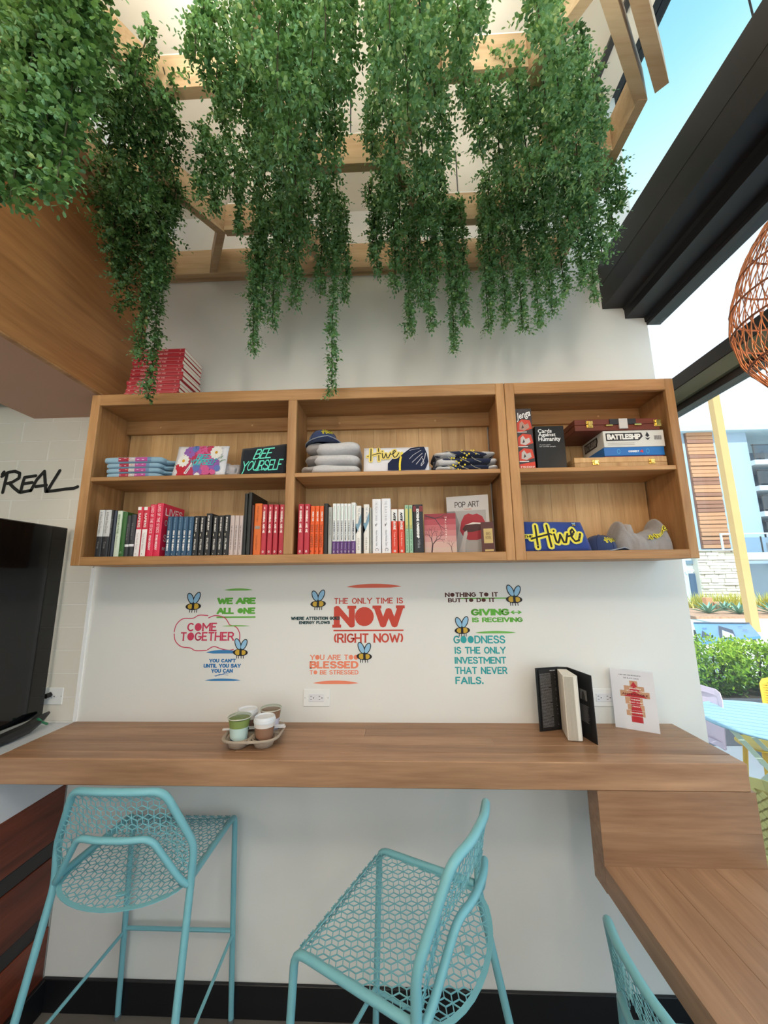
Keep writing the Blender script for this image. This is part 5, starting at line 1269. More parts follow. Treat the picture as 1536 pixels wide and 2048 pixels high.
def strip(outline, fn, wd, th=.0022):
    """solid rim of width wd just inside an outline"""
    n = len(outline); cx_ = sum(p[0] for p in outline)/n; cy_ = sum(p[1] for p in outline)/n; m = MB()
    inn = []
    for i in range(n):
        a, b, c = Vector(outline[i-1]), Vector(outline[i]), Vector(outline[(i+1) % n])
        d = ((b-a).normalized()+(c-b).normalized()); nn = Vector((-d.y, d.x)).normalized()
        if nn.dot(Vector((cx_, cy_))-b) < 0: nn = -nn
        inn.append((b.x+nn.x*wd, b.y+nn.y*wd))
    for i in range(n):
        j = (i+1) % n; P4 = [Vector(fn(*p)) for p in (outline[i], outline[j], inn[j], inn[i])]
        nn = (P4[1]-P4[0]).cross(P4[3]-P4[0]).normalized()*th/2
        k = len(m.v); m.v += [tuple(p+nn) for p in P4]+[tuple(p-nn) for p in P4]
        for f in ((0, 1, 2, 3), (7, 6, 5, 4), (0, 4, 5, 1), (2, 6, 7, 3)): m.face(tuple(k+q for q in f))
    return m
def smoothpts(pts, r=.03, n=5):
    """round the corners of a polyline"""
    pts = [Vector(p) for p in pts]; out = [pts[0]]
    for i in range(1, len(pts)-1):
        a, b, c = pts[i-1], pts[i], pts[i+1]; ra = min(r, (b-a).length*.45); rc = min(r, (c-b).length*.45)
        p0, p2 = b+(a-b).normalized()*ra, b+(c-b).normalized()*rc
        for k in range(n+1): t_ = k/n; out.append(p0*(1-t_)**2+b*2*t_*(1-t_)+p2*t_**2)
    out.append(pts[-1]); return out
def make_stool(label, name, cat, SH, TOP, group):
    t = thing(name, label, cat, (0, 0, 0), 0, group)
    dz = SH-.752; K_ = TOP-SH     # back height above the seat
    hw = .222
    # seat surface
    out = [(-hw+.012, .175), (hw-.012, .175)]
    out += [(hw-.004, .15), (hw-.002, -.13)]
    out += [((hw-.008)*cos(a), -.155-.095*sin(a)) for a in [PI*i/16 for i in range(1, 16)]]
    out += [(-hw+.002, -.13), (-hw+.004, .15)]
    def seat(x, y):
        z_ = SH-.010-.012*(1-(x/hw)**2)*(1 if y > -.15 else 1)-.010*max(0, (-y-.05)/.2)**1.5
        if y > .145: z_ -= (y-.145)**2*14
        return (x, y, z_)
    lattice(out, .0335, seat).build('seat', AQ, t)
    strip(out, seat, .013).build('seat_rim', AQ, t)
    fo = [(-hw+.02, 0), (hw-.02, 0), (hw-.02, .035), (-hw+.02, .035)]
    lattice(fo, .0335, lambda x, y: (x, .178-.004*(y/.035), SH-.052+y), ).build('seat_apron', AQ, t)
    MB().blob((0.02, -.195, SH-.0235), (.014, .008, .002), .6, rot=.2).build('maker_plate', AQ, t, 'all')
    # frame
    for s_ in (-1, 1):
        leg = smoothpts([(s_*.228, .205, .0), (s_*.216, .172, SH-.012), (s_*.222, -.155, SH-.004)], .035)
        MB().tube([p for p in leg], .0105, 10).build('front_leg', AQ, t, True)
    hoop = [(-.262, -.315, 0), (-.226, -.165, SH-.02), (-.231, -.168, SH+.1), (-.150, -.225, TOP-.006), (-.06, -.245, TOP+.0), (.06, -.245, TOP+.0), (.150, -.225, TOP-.006), (.231, -.168, SH+.1), (.226, -.165, SH-.02), (.262, -.315, 0)]
    hp = smoothpts(hoop, .035)
    # split: two rear legs and the back hoop
    lo = [p for p in hp if p.z < SH-.02+1e-6]
    L1 = [p for p in hp if p.x < 0 and p.z <= SH+.0]; L2 = [p for p in hp if p.x > 0 and p.z <= SH+.0]
    UP = [L1[-1]]+[p for p in hp if p.z > SH+.0]+[L2[0]]
    MB().tube(L1, .0115, 10).build('rear_leg', AQ, t, True); MB().tube(L2, .0115, 10).build('rear_leg', AQ, t, True)
    MB().tube(UP, .0118, 10).build('back_hoop', AQ, t, True)
    inner = smoothpts([(-.219, -.172, SH-.012), (-.200, -.185, SH+.012), (-.118, -.222, SH+.148*K_/.29), (-.05, -.238, SH+.150*K_/.29), (.05, -.238, SH+.150*K_/.29), (.118, -.222, SH+.148*K_/.29), (.200, -.185, SH+.012), (.219, -.172, SH-.012)], .03)
    MB().tube(inner, .0098, 10).build('lower_back_rail', AQ, t, True)
    # back mesh between hoop and rail
    up2 = [(p.x, p.z) for p in UP if p.z > SH+.02]; in2 = [(p.x, p.z) for p in inner]
    ol = [(-.214, SH+.0)]+[(x*.965, z_-.006) for x, z_ in up2]+[(.214, SH+.0)]+[(x, z_+.004) for x, z_ in in2[::-1]]
    def back(x, z_):
        k = (z_-SH)/K_
        yb = -.166-.060*max(0, k)**1.0-.026*(1-(x/.15)**2 if abs(x) < .15 else 0)
        return (x, yb-.0+.012*(1-min(1, abs(x)/.2)), z_)
    lattice(ol, .0335, back).build('back_mesh', AQ, t)
    # foot rails
    fz = min(.315, SH*.42)
    if SH > .6:
        yf_ = .205-.033*fz/(SH-.012); xf = .228-.012*fz/(SH-.012)
        yr_ = -.315+.150*fz/(SH-.02); xr = .262-.036*fz/(SH-.02)
        MB().tube([(-xf, yf_, fz), (xf, yf_, fz)], .007, 8).build('foot_rail', AQ, t, True)
        for s_ in (-1, 1): MB().tube([(s_*xf, yf_, fz-.012), (s_*xr, yr_, fz-.012)], .0062, 8).build('side_rail', AQ, t, True)
        MB().tube([(-xr, yr_, fz-.03), (xr, yr_, fz-.03)], .0062, 8).build('rear_rail', AQ, t, True)
    for x, y in ((-.228, .205), (.228, .205), (-.262, -.315), (.262, -.315)): MB().lathe([(.012, .0002), (.013, .006), (.011, .012)], (x, y, 0), 12).build('foot_cap', mat('foot_grey', (90, 96, 98), .6), t)
    return t
st = make_stool('turquoise mesh bar stool facing the wall at left', 'bar_stool', 'stool', .752, 1.042, 'turquoise mesh bar stools')
ROOTS.pop(st.name, None)
st.location = (-.915, 1.556, 0); st.scale = (1, 1.06, 1)
dup(st, (-.028, 1.272, 0), math.radians(152-90), 'turquoise mesh bar stool turned sideways in the middle')
ch = make_stool('low turquoise mesh chair under the window table at lower right', 'mesh_chair', 'chair', .455, .775, 'turquoise mesh chairs')
ch.location = (.785, 1.105, 0); ch.rotation_euler = (0, 0, math.radians(-90))

# ------------------------------------------------------------ drinks on the counter
PULP = mat('moulded_pulp', (176, 160, 142), .95, bump=.5, bscale=140, var=.08, vscale=30)
cc = at(503, 1470, 2, ZC+.04); cx_, cy_ = -.578, 1.592
t = thing('cup_carrier', 'grey moulded pulp carrier holding four drink cups', 'cup carrier', (cx_, cy_, ZC))
rz = math.radians(4); Rm = Matrix.Rotation(rz, 4, 'Z')
wells = [(-.048, -.043), (.048, -.043), (-.046, .045), (.048, .045)]
def Wp(x, y, z_): p = Rm @ Vector((x, y, 0)); return (cx_+p.x, cy_+p.y, ZC+z_)
m = MB(); seg = 40
ring = [(.108*math.copysign(abs(cos(a))**.55, cos(a)), .1*math.copysign(abs(sin(a))**.55, sin(a))) for a in [2*PI*i/seg for i in range(seg)]]
prof = [(1.0, .030), (1.03, .036), (1.0, .040), (.92, .036), (.90, .033), (.95, .030)]
for k, z_ in prof:
    for x, y in ring: m.v.append(Wp(x*k, y*k, z_))
for j in range(len(prof)-1):
    for i in range(seg): m.face((j*seg+i, j*seg+(i+1) % seg, (j+1)*seg+(i+1) % seg, (j+1)*seg+i))
m.build('rim', PULP, t, 'all')
m = MB(); m.box(-.006, .006, -.09, .09, .022, .034, .003).box(-.098, .098, -.006, .006, .022, .034, .003); m.v = [Wp(*v) for v in m.v]; m.build('cross_rib', PULP, t)
for x, y in wells:
    m = MB(); p = Wp(x, y, 0); m.lathe([(.028, .0003), (.030, .003), (.036, .022), (.043, .034), (.046, .034), (.041, .022), (.034, .004), (.0, .004)], p, 24, (True, False)); m.build('cup_well', PULP, t, 'all')
def speck(prof, p, n, col, tt_, name='bean_print'):
    m = MB(); random.seed(int(p[0]*1000))
    for i in range(n):
        a = i*2.399; v = .1+.8*((i*.618) % 1); r = prof[0][0]+(prof[1][0]-prof[0][0])*v+.0006; z_ = prof[0][1]+(prof[1][1]-prof[0][1])*v
        for da in (-.0,):
            ps = [(a+q[0]/r, z_+q[1]) for q in [(.0026*cos(b), .0034*sin(b)) for b in [2*PI*k/7 for k in range(7)]]]
            m.poly([(p[0]+r*cos(b), p[1]+r*sin(b), p[2]+z2) for b, z2 in ps])
    o_ = m.build(name, col, tt_); o_['kind'] = 'stuff'
def hot_cup(x, y, label, low, tilt=0):
    p = Wp(x, y, .0045); tt_ = thing('drink_cup', label, 'cup', p, 0)
    MB().lathe([(.0275, 0), (.0278, .001), (.037, .072)], p, 28, (True, True)).build('cup_body', bmat(low, .6), tt_, True)
    MB().lathe([(.0382, .068), (.0392, .077), (.0396, .083)], p, 28, (False, False)).build('upper_band', bmat((226, 218, 212), .6), tt_, True)
    speck([(.0282, .004), (.0372, .068)], p, 62, bmat((52, 44, 46)), tt_)
    MB().lathe([(.0412, .083), (.0418, .086), (.0410, .092), (.0392, .093), (.0385, .100), (.0365, .103), (.0350, .1015), (.034, .098), (.0, .098)], p, 28, (True, False)).build('lid', mat('cup_lid', (226, 228, 232), .35), tt_, True)
    return tt_
CLR = glassmat('clear_plastic', (240, 244, 240), .12)
def cold_cup(x, y, label, low, mid, spk):
    p = Wp(x, y, .0045); tt_ = thing('drink_cup', label, 'cup', p, 0)
    MB().lathe([(.028, 0), (.0355, .068)], p, 28, (True, False)).build('lower_drink', bmat(low, .5), tt_, True)
    MB().lathe([(.0355, .068), (.0400, .096), (.0, .0965)], p, 28, (False, False)).build('upper_drink', bmat(mid, .5), tt_, True)
    speck([(.0284, .004), (.0354, .066)], p, 60, bmat(spk), tt_)
    MB().lathe([(.0405, .096), (.0435, .098), (.0440, .102), (.0425, .104), (.0405, .107), (.036, .1085), (.0, .1085)], p, 28, (False, False)).build('clear_lid', CLR, tt_, True)
    MB().lathe([(.0425, .1000), (.0443, .1005), (.0443, .1025), (.0425, .1030)], p, 28, (False, False)).build('lid_rim', bmat((214, 214, 200), .3), tt_, True)
    return tt_
cold_cup(*wells[0], 'clear cup of green and mint layered drink at front left', (196, 218, 212), (134, 152, 84), (60, 70, 96))
hot_cup(*wells[1], 'white lidded brown dotted cup at front right of the carrier', (150, 110, 86))
hot_cup(*wells[2], 'white lidded brown dotted cup at the back left', (120, 88, 72))
cold_cup(*wells[3], 'clear cup of milky brown drink at the back right', (206, 200, 214), (150, 112, 88), (80, 76, 110))
t = thing('paper_straw', 'white wrapped straws lying across the carrier between the cups', 'straw', Wp(0, 0, .045))
MB().bar(Wp(-.125, -.002, .047), Wp(.118, .004, .050), .011, .004).build('wrapped_straw', bmat((232, 230, 232), .6), t); MB().bar(Wp(-.10, .006, .0475), Wp(.112, .016, .0525), .010, .003).build('wrapped_straw', bmat((236, 234, 238), .6), t)

# ------------------------------------------------------------ rattan pendant
RAT = mat('rattan', (176, 112, 70), .55, var=.2, vscale=20); RAT2 = mat('rattan_dark', (132, 84, 62), .55, var=.2, vscale=20)
lc_ = Vector((1.150, .95, 2.185))
t = thing('rattan_pendant', 'woven rattan pendant lamp hanging by the window at right edge', 'lamp', lc_)
def lr(z_):   # radius of the outer cage against height
    pts = [(0, .098), (.03, .118), (.12, .172), (.22, .188), (.30, .176), (.42, .135), (.52, .075), (.56, .03)]
    for i in range(len(pts)-1):
        if z_ <= pts[i+1][0]:
            k = (z_-pts[i][0])/(pts[i+1][0]-pts[i][0]); k2 = k
            return pts[i][1]*(1-k2)+pts[i+1][1]*k2
    return .03
def helix(a0, tw, r_off=0, z0_=0, z1_=.56, n=22): return [(lc_.x+(lr(z0_+(z1_-z0_)*k/n)+r_off)*cos(a0+tw*k/n), lc_.y+(lr(z0_+(z1_-z0_)*k/n)+r_off)*sin(a0+tw*k/n), lc_.z+z0_+(z1_-z0_)*k/n) for k in range(n+1)]
for k in range(40):
    MB().tube(helix(2*PI*k/40, 1.25), .0015, 5).build('strand', RAT, t, 'all'); MB().tube(helix(2*PI*k/40+.05, -.75, -.004), .0013, 5).build('strand', RAT2 if k % 2 else RAT, t, 'all')
for z_, r in ((.0, .005), (.012, .004), (.10, .003), (.205, .003), (.28, .003), (.37, .003), (.46, .003), (.555, .006)):
    MB().tube([(lc_.x+lr(z_)*cos(a), lc_.y+lr(z_)*sin(a), lc_.z+z_) for a in [2*PI*i/36 for i in range(36)]], r, 6, True).build('ring', RAT2, t, 'all')
for k in range(44):   # inner funnel
    a = 2*PI*k/44; MB().tube([(lc_.x+.10*cos(a), lc_.y+.10*sin(a), lc_.z+.004), (lc_.x+.12*cos(a+.2), lc_.y+.12*sin(a+.2), lc_.z+.10), (lc_.x+.085*cos(a+.5), lc_.y+.085*sin(a+.5), lc_.z+.22), (lc_.x+.03*cos(a+.8), lc_.y+.03*sin(a+.8), lc_.z+.36)], .0022, 5).build('funnel_strand', mat('rattan_light', (222, 160, 96), .5), t, 'all')
MB().lathe([(.014, .30), (.018, .34), (.018, .40)], lc_, 14).build('bulb_holder', BLACKM, t); MB().lathe([(.004, .2), (.022, .21), (.03, .24), (.022, .28), (.012, .30)], lc_, 16).build('bulb', mat('warm_bulb', (255, 220, 170), .5, emit=(255, 190, 120), es=5), t, 'all')
MB().tube([lc_+Vector((0, 0, .38)), lc_+Vector((0, 0, 2.59))], .003, 6).build('cord', BLACKM, t)
pl = bpy.data.lights.new('pendant_bulb', 'POINT'); pl.energy = 3; pl.color = (1, .72, .45); pl.shadow_soft_size = .03
po = bpy.data.objects.new('bulb_glow', pl); COL.objects.link(po); po.parent = t; po.location = (0, 0, .16)

# ------------------------------------------------------------ hanging greenery
LEAF = leafmat('eucalyptus_leaf', [(54, 90, 50), (88, 132, 70), (118, 162, 92), (126, 178, 136), (180, 208, 138)], .36, .42)
STEM = mat('vine_stem', (52, 58, 30), .7)
def leaf_into(m, base, d, n, L, Wd, t_):
    """a small cupped oval leaf: 5 faces"""
    s_ = d.cross(n).normalized(); n2 = s_.cross(d)
    k = len(m.v)
    A = base; B = base+d*L*.35+s_*Wd*.42+n2*L*.06; C = base+d*L*.75+s_*Wd*.40+n2*L*.10; D_ = base+d*L-n2*L*.02
    E_ = base+d*L*.75-s_*Wd*.40+n2*L*.10; F_ = base+d*L*.35-s_*Wd*.42+n2*L*.06; G_ = base+d*L*.5-n2*L*.04
    m.v += [tuple(q) for q in (A, B, C, D_, E_, F_, G_)]
    for f in ((0, 1, 6), (1, 2, 6), (2, 3, 6), (3, 4, 6), (4, 5, 6), (5, 0, 6)): m.face(tuple(k+i for i in f), t_)
def twig(m, base, d, n, L, lf, tn, ivy=0):
    steps = max(2, int(L/(lf*.62))); p = base.copy(); d = d.normalized()
    for i in range(steps):
        k = i/steps; q = p+d*(L*k); q.z -= .25*L*k*k
        ax = d.orthogonal().normalized(); R2 = Matrix.Rotation(i*PI/2+random.random()*.7, 3, d); s_ = R2 @ ax
        sz = lf*(1-.35*k)*random.uniform(.8, 1.15)
        for sg in (-1, 1):
            ld = (s_*sg+d*.55+Vector((0, 0, -.15))).normalized(); ln = (Vector((0, 0, 1))+Vector((random.uniform(-.6, .6), random.uniform(-.9, .2), 0))).normalized()
            if abs(ld.dot(ln)) > .95: ln = Vector((1, 0, 0))
            leaf_into(m, q, ld, ln, sz, sz*(.72 if not ivy else .95), min(1, max(0, random.gauss(tn, .2))))
    leaf_into(m, p+d*L+Vector((0, 0, -.25*L)), d, Vector((0, -.4, 1)).normalized(), lf*.7, lf*.4, min(1, tn+.25))
sprigs = []
random.seed(21)
for k in range(5):
    m = MB(); twig(m, Vector((0, 0, 0)), Vector((0, 0, -1)), None, .05, .016, .5)
    o_ = m.build('leaf_sprig', LEAF); sprigs.append(o_.data); bpy.data.objects.remove(o_)
def strand(par, px, py, Y, r=.05, lf=.018, dens=1.0, ztop=None, tn=.45, ivy=0, taper=.5):
    tip = at(px, py, 1, Y); zt = ztop or random.uniform(3.42, 3.47)
    L = zt-tip.z; r *= 1.42; dens *= 1.9; taper = .66
    if L < .05: return
    ph = random.random()*6; sw = random.uniform(.006, .02)
    def cen(k): return Vector((tip.x+sw*sin(ph+k*5)*k, Y+sw*cos(ph+k*4)*k, tip.z+L*k))   # k=0 tip, 1 top
    m = MB(); m.tube([cen(1-i/12) for i in range(13)], [.0022]*12+[.001], 5)
    st_ = m.build('strand', STEM, par)
    m = MB(); n = int(L/.0075*dens); near = []
    for i in range(n):
        k = (i+random.random())/n; c = cen(k)
        rr = r*(taper+(1-taper)*min(1, k/.45)) if k < .45 else r
        a = random.random()*2*PI; rho = rr*random.random()**.5
        out = Vector((cos(a), sin(a), 0)); b = c+out*rho*.35
        d = (out*random.uniform(.4, 1)+Vector((0, 0, -random.uniform(.35, 1.1)))).normalized()
        TL = (rr*1.0-rho*.2)*random.uniform(.5, 1.15)
        if random.random() < .05: TL *= 1.7; d = (out+Vector((0, 0, -.25))).normalized()
        if len(near) < 14 and sin(a) < -.6 and rho > rr*.6:
            near.append((b, d)); continue
        twig(m, b, d, None, max(.02, TL), lf, tn, ivy)
    if m.f:
        o_ = m.build('foliage', LEAF, st_); o_['kind'] = 'stuff'
    inv = ROOTS[par.name]
    for b, d in near:
        o_ = bpy.data.objects.new('leaf_sprig', random.choice(sprigs)); COL.objects.link(o_); o_.parent = st_
        o_.matrix_local = Matrix.Translation(inv @ b) @ (Vector((0, 0, -1)).rotation_difference(d)).to_matrix().to_4x4() @ Matrix.Scale(lf/.0165, 4)
BUN = [
 ('dark leafy vine mass at the top left corner, nearest the camera', (-.95, .75), [(20, 395, .74), (62, 345, .76), (108, 388, .72), (138, 275, .78), (148, 170, .8), (0, 360, .8), (-30, 380, .72), (85, 290, .7), (40, 250, .68), (-20, 250, .8), (110, 180, .74)], dict(r=.06, lf=.021, tn=.35, ivy=1, dens=.8)),
 ('leafy vine bunch reaching down in front of the red book stack', (-.93, 1.1), [(297, 793, 1.40, .026), (277, 715, 1.36, .032), (250, 615, 1.33), (328, 575, 1.35, .04), (222, 520, 1.25), (300, 600, 1.3), (340, 440, 1.3, .045), (200, 440, 1.2), (235, 400, 1.05), (290, 430, 1.08), (335, 330, 1.1), (215, 300, 1.0), (262, 250, .95), (318, 230, .98, .045), (268, 180, .88, .03), (235, 560, 1.3, .04)], dict(r=.055, tn=.25)),
 ('vine bunch over the left hexagon, ending in a thin tail', (-.6, .95), [(478, 468, 1.3, .02), (398, 395, 1.15, .035), (432, 425, 1.22, .04), (465, 380, 1.2), (500, 340, 1.1), (430, 170, .85), (390, 120, .8, .04), (445, 250, .98, .045), (480, 240, .9)], dict(r=.05, tn=.42)),
 ('broad vine curtain whose long thin tail hangs before the shelves', (-.2, 1.3), [(505, 703, 1.48, .03), (520, 640, 1.46, .035), (545, 650, 1.45, .035), (592, 612, 1.46, .04), (560, 560, 1.4), (510, 570, 1.42, .04), (640, 585, 1.46, .042), (668, 540, 1.44, .04), (690, 600, 1.5, .025), (664, 788, 1.44, .022), (605, 480, 1.3), (650, 440, 1.28), (560, 440, 1.2), (520, 430, 1.25)], dict(r=.054, tn=.5)),
 ('dense vine mass at the top centre left, close to the camera', (-.3, .8), [(520, 330, .95), (575, 300, .85), (625, 350, 1.0), (668, 330, 1.0, .045), (555, 180, .74), (620, 200, .76), (690, 190, .82, .04), (500, 140, .72), (650, 90, .7), (590, 380, 1.08), (545, 300, .9)], dict(r=.055, tn=.48, dens=.9)),
 ('vine bunch at the centre right with two blunt ends', (.1, 1.35), [(820, 668, 1.5, .035), (862, 655, 1.5, .035), (842, 600, 1.46, .045), (790, 570, 1.46, .045), (755, 545, 1.44, .035), (745, 510, 1.42, .03), (875, 560, 1.45, .03), (800, 470, 1.3), (850, 450, 1.3), (770, 420, 1.25, .045), (880, 430, 1.3, .045)], dict(r=.053, tn=.5)),
 ('bright vine mass at the top centre, hanging right of the middle gap', (.05, .8), [(745, 310, 1.05, .04), (790, 350, 1.05), (845, 380, 1.1), (885, 330, 1.05, .045), (760, 180, .78, .045), (815, 230, .82), (870, 210, .85), (920, 120, .78, .045), (840, 100, .7), (930, 200, .95, .03), (960, 60, .75, .04), (780, 60, .68)], dict(r=.054, tn=.66, lf=.018, dens=.9)),
 ('narrow pointed vine strand between the two right hand bunches', (.25, 1.5), [(908, 698, 1.52, .022), (930, 650, 1.5, .028), (915, 600, 1.5, .03), (900, 500, 1.48, .03)], dict(r=.03, tn=.5)),
 ('wide vine bunch at right with a ragged lower edge', (.5, 1.35), [(978, 660, 1.5, .03), (1012, 650, 1.5, .04), (1045, 660, 1.5, .035), (1078, 650, 1.48, .03), (1105, 628, 1.48, .03), (985, 590, 1.48, .035), (1040, 560, 1.42), (1088, 540, 1.4), (1130, 590, 1.45, .035), (1165, 570, 1.42, .035), (1190, 600, 1.42, .02), (1205, 520, 1.36, .04), (1228, 470, 1.34, .025), (1140, 480, 1.3), (1090, 430, 1.25), (1030, 450, 1.3), (985, 470, 1.35, .045), (1242, 415, 1.3, .02), (1180, 440, 1.28)], dict(r=.05, tn=.6)),
 ('pale green vine bunch at the upper right beneath the frame corner', (.55, .9), [(1060, 350, 1.05), (1005, 370, 1.12), (1110, 330, 1.02), (1160, 370, 1.08), (1195, 350, 1.1, .035), (1170, 240, .95, .035), (1120, 200, .85, .045), (1090, 110, .74, .04), (960, 300, 1.05, .04), (985, 240, 1.0, .045), (1140, 290, 1.0), (1205, 270, 1.05, .02), (1040, 250, 1.0, .035)], dict(r=.05, tn=.68, lf=.018)),
]
for lab, (bx_, by_), strs, kw in BUN:
    t = thing('hanging_vine', lab, 'hanging plant', (bx_, by_, 3.49), 0)
    for s_ in strs:
        k2 = dict(kw)
        if len(s_) > 3: k2['r'] = s_[3]
        strand(t, s_[0], s_[1], s_[2], **k2)

# ------------------------------------------------------------ the terrace and plaza outside
PAVE = mat('patio_paving', (150, 150, 156), .8, var=.12, vscale=3); PLAZA = mat('plaza_paving', (226, 220, 208), .8, var=.06, vscale=.6)
struct('ground_patio', MB().box(1.36, 9.5, -8, 5.3, -.06, -.02), PAVE, 'grey paved terrace outside the window')
struct('ground_plaza', MB().box(-60, 90, -40, 5.3, -.10, -.061).box(-60, 90, 5.3, 90, -.10, -.03), PLAZA, 'pale sunlit plaza ground')
random.seed(4)
# round folding table
TBL = mat('pale_blue_enamel', (150, 180, 198), .35); PG_ = mat('pale_green_enamel', (206, 212, 186), .5)
tc_ = Vector((2.50, 2.82, 0)); R0 = .42
t = thing('patio_table', 'round pale blue slatted folding table outside the window', 'table', tc_)
for i in range(11):
    y0 = -R0+i*2*R0/11; y1 = y0+2*R0/11-.011; ym = (y0+y1)/2; h = math.sqrt(max(.001, R0**2-max(abs(y0), abs(y1))**2)); h2 = math.sqrt(max(.001, R0**2-min(abs(y0), abs(y1))**2))
    ya, yb_ = (y0, y1) if abs(y0) > abs(y1) else (y1, y0)
    ca, sa = cos(-.5), sin(-.5)
    pts = [(-h, ya), (h, ya), (h2, yb_), (-h2, yb_)]
    MB().prism([(tc_.x+x*ca-y*sa, tc_.y+x*sa+y*ca) for x, y in pts], lambda a, b: (a, b, .74), lambda a, b: (a, b, .728)).build('slat', TBL, t)
MB().tube([(tc_.x+R0*cos(a), tc_.y+R0*sin(a), .734) for a in [2*PI*i/40 for i in range(40)]], .011, 8, True).build('rim', TBL, t, 'all')
for s_ in (-1, 1):
    o2 = Vector((.26*s_*.6, .26*s_*.8, 0)); dr = Vector((.8, -.6, 0))
    for q in (-1, 1): MB().bar(tc_+o2+dr*.30*q+Vector((0, 0, 0)), tc_+o2*.9-dr*.26*q+Vector((0, 0, .726)), .028, .016, (.6, .8, 0)).build('leg', PG_, t)
    MB().tube([tc_+o2*1.0+dr*.16+Vector((0, 0, .2)), tc_+o2-dr*.16+Vector((0, 0, .2))], .006, 6).build('stretcher', PG_, t)
YEL = mat('yellow_enamel', (240, 186, 60), .4); YEL2 = mat('mustard_weave', (216, 190, 112), .7); PINKM = mat('pink_enamel', (214, 184, 196), .4)
def patio_chair(label, x, y, rz, m_, H_=.84, rows=9, cols=7, shell=0, w=.44):
    t = thing('patio_chair', label, 'chair', (0, 0, 0))
    hw = w/2
    ol = [(-hw, .48), (-hw*.98, H_-.06), (-hw*.86, H_-.015), (-hw*.6, H_), (hw*.6, H_), (hw*.86, H_-.015), (hw*.98, H_-.06), (hw, .48)]
    fb = lambda u, v: (u, -.20-.10*(v-.45)-.04*(1-(u/hw)**2), v)
    m = strip(ol, fb, .045, .006); m.build('back_frame', m_, t)
    m = MB()
    if shell: 
        m = MB()
        nn = 10
        for i in range(nn+1):
            for j in range(nn+1):
                u = -hw*.95+1.9*hw*i/nn; v = .47+(H_-.03-.47)*j/nn; m.v.append(fb(u, v))
        for i in range(nn):
            for j in range(nn): a = i*(nn+1)+j; m.face((a, a+1, a+nn+2, a+nn+1))
        m.build('back_shell', m_, t, 'all')
    else:
        for j in range(rows+1):
            v = .50+(H_-.06-.50)*j/rows; m.bar(fb(-hw*.92, v), fb(hw*.92, v), .016, .006, (0, 1, 0))
        for j in range(rows):
            for i in range(cols):
                v = .50+(H_-.06-.50)*j/rows; v2 = v+(H_-.56)/rows; u = -hw*.9+1.8*hw*(i+.5*(j % 2))/cols
                m.bar(fb(u, v), fb(min(u+.016, hw*.92), v2), .020, .005, (0, 1, 0))
        o_ = m.build('back_weave', m_, t); o_['kind'] = 'stuff'
    MB().blob((0, 0.02, .452), (hw, .23, .016), .4, e2=.8).build('seat', m_, t, 'all')
    for sx_ in (-1, 1):
        MB().tube([(sx_*hw*.85, .2, .45), (sx_*hw*.95, .24, 0)], .014, 8).build('leg', m_, t, True); MB().tube([(sx_*hw*.85, -.18, .45), (sx_*hw*1.0, -.26, 0)], .014, 8).build('leg', m_, t, True)
    ROOTS.pop(t.name, None); t.location = (x, y, -.02); t.rotation_euler = (0, 0, rz); return t
pc = at(1528, 1400, 1, 3.45)
patio_chair('yellow pierced chair behind the round blue table', pc.x+.50, 3.66, math.radians(150), YEL, .76)
t = thing('patio_stool', 'yellow patio stool pushed under the round blue table', 'stool', (0, 0, 0))
sc2 = at(1535, 1492, 2, .47)
MB().blob((sc2.x+.05, sc2.y+.05, .455), (.19, .19, .018), 1).build('seat', YEL, t, 'all')
for a in (.6, 2.2, 3.8, 5.4): MB().tube([(sc2.x+.05+.13*cos(a), sc2.y+.05+.13*sin(a), .45), (sc2.x+.05+.18*cos(a), sc2.y+.05+.18*sin(a), -.02)], .016, 8).build('leg', YEL, t, True)
mc = at(1530, 1562, 2, .8)
patio_chair('mustard woven chair close outside the glass at lower right', mc.x+.30, mc.y-.0, math.radians(-62), YEL2, .82, rows=14, cols=12, w=.5)
pk = at(1408, 1375, 1, 2.62)
patio_chair('pink rounded chair half hidden by the end of the wall', 2.10, 3.22, math.radians(100), PINKM, .87, shell=1, w=.38)

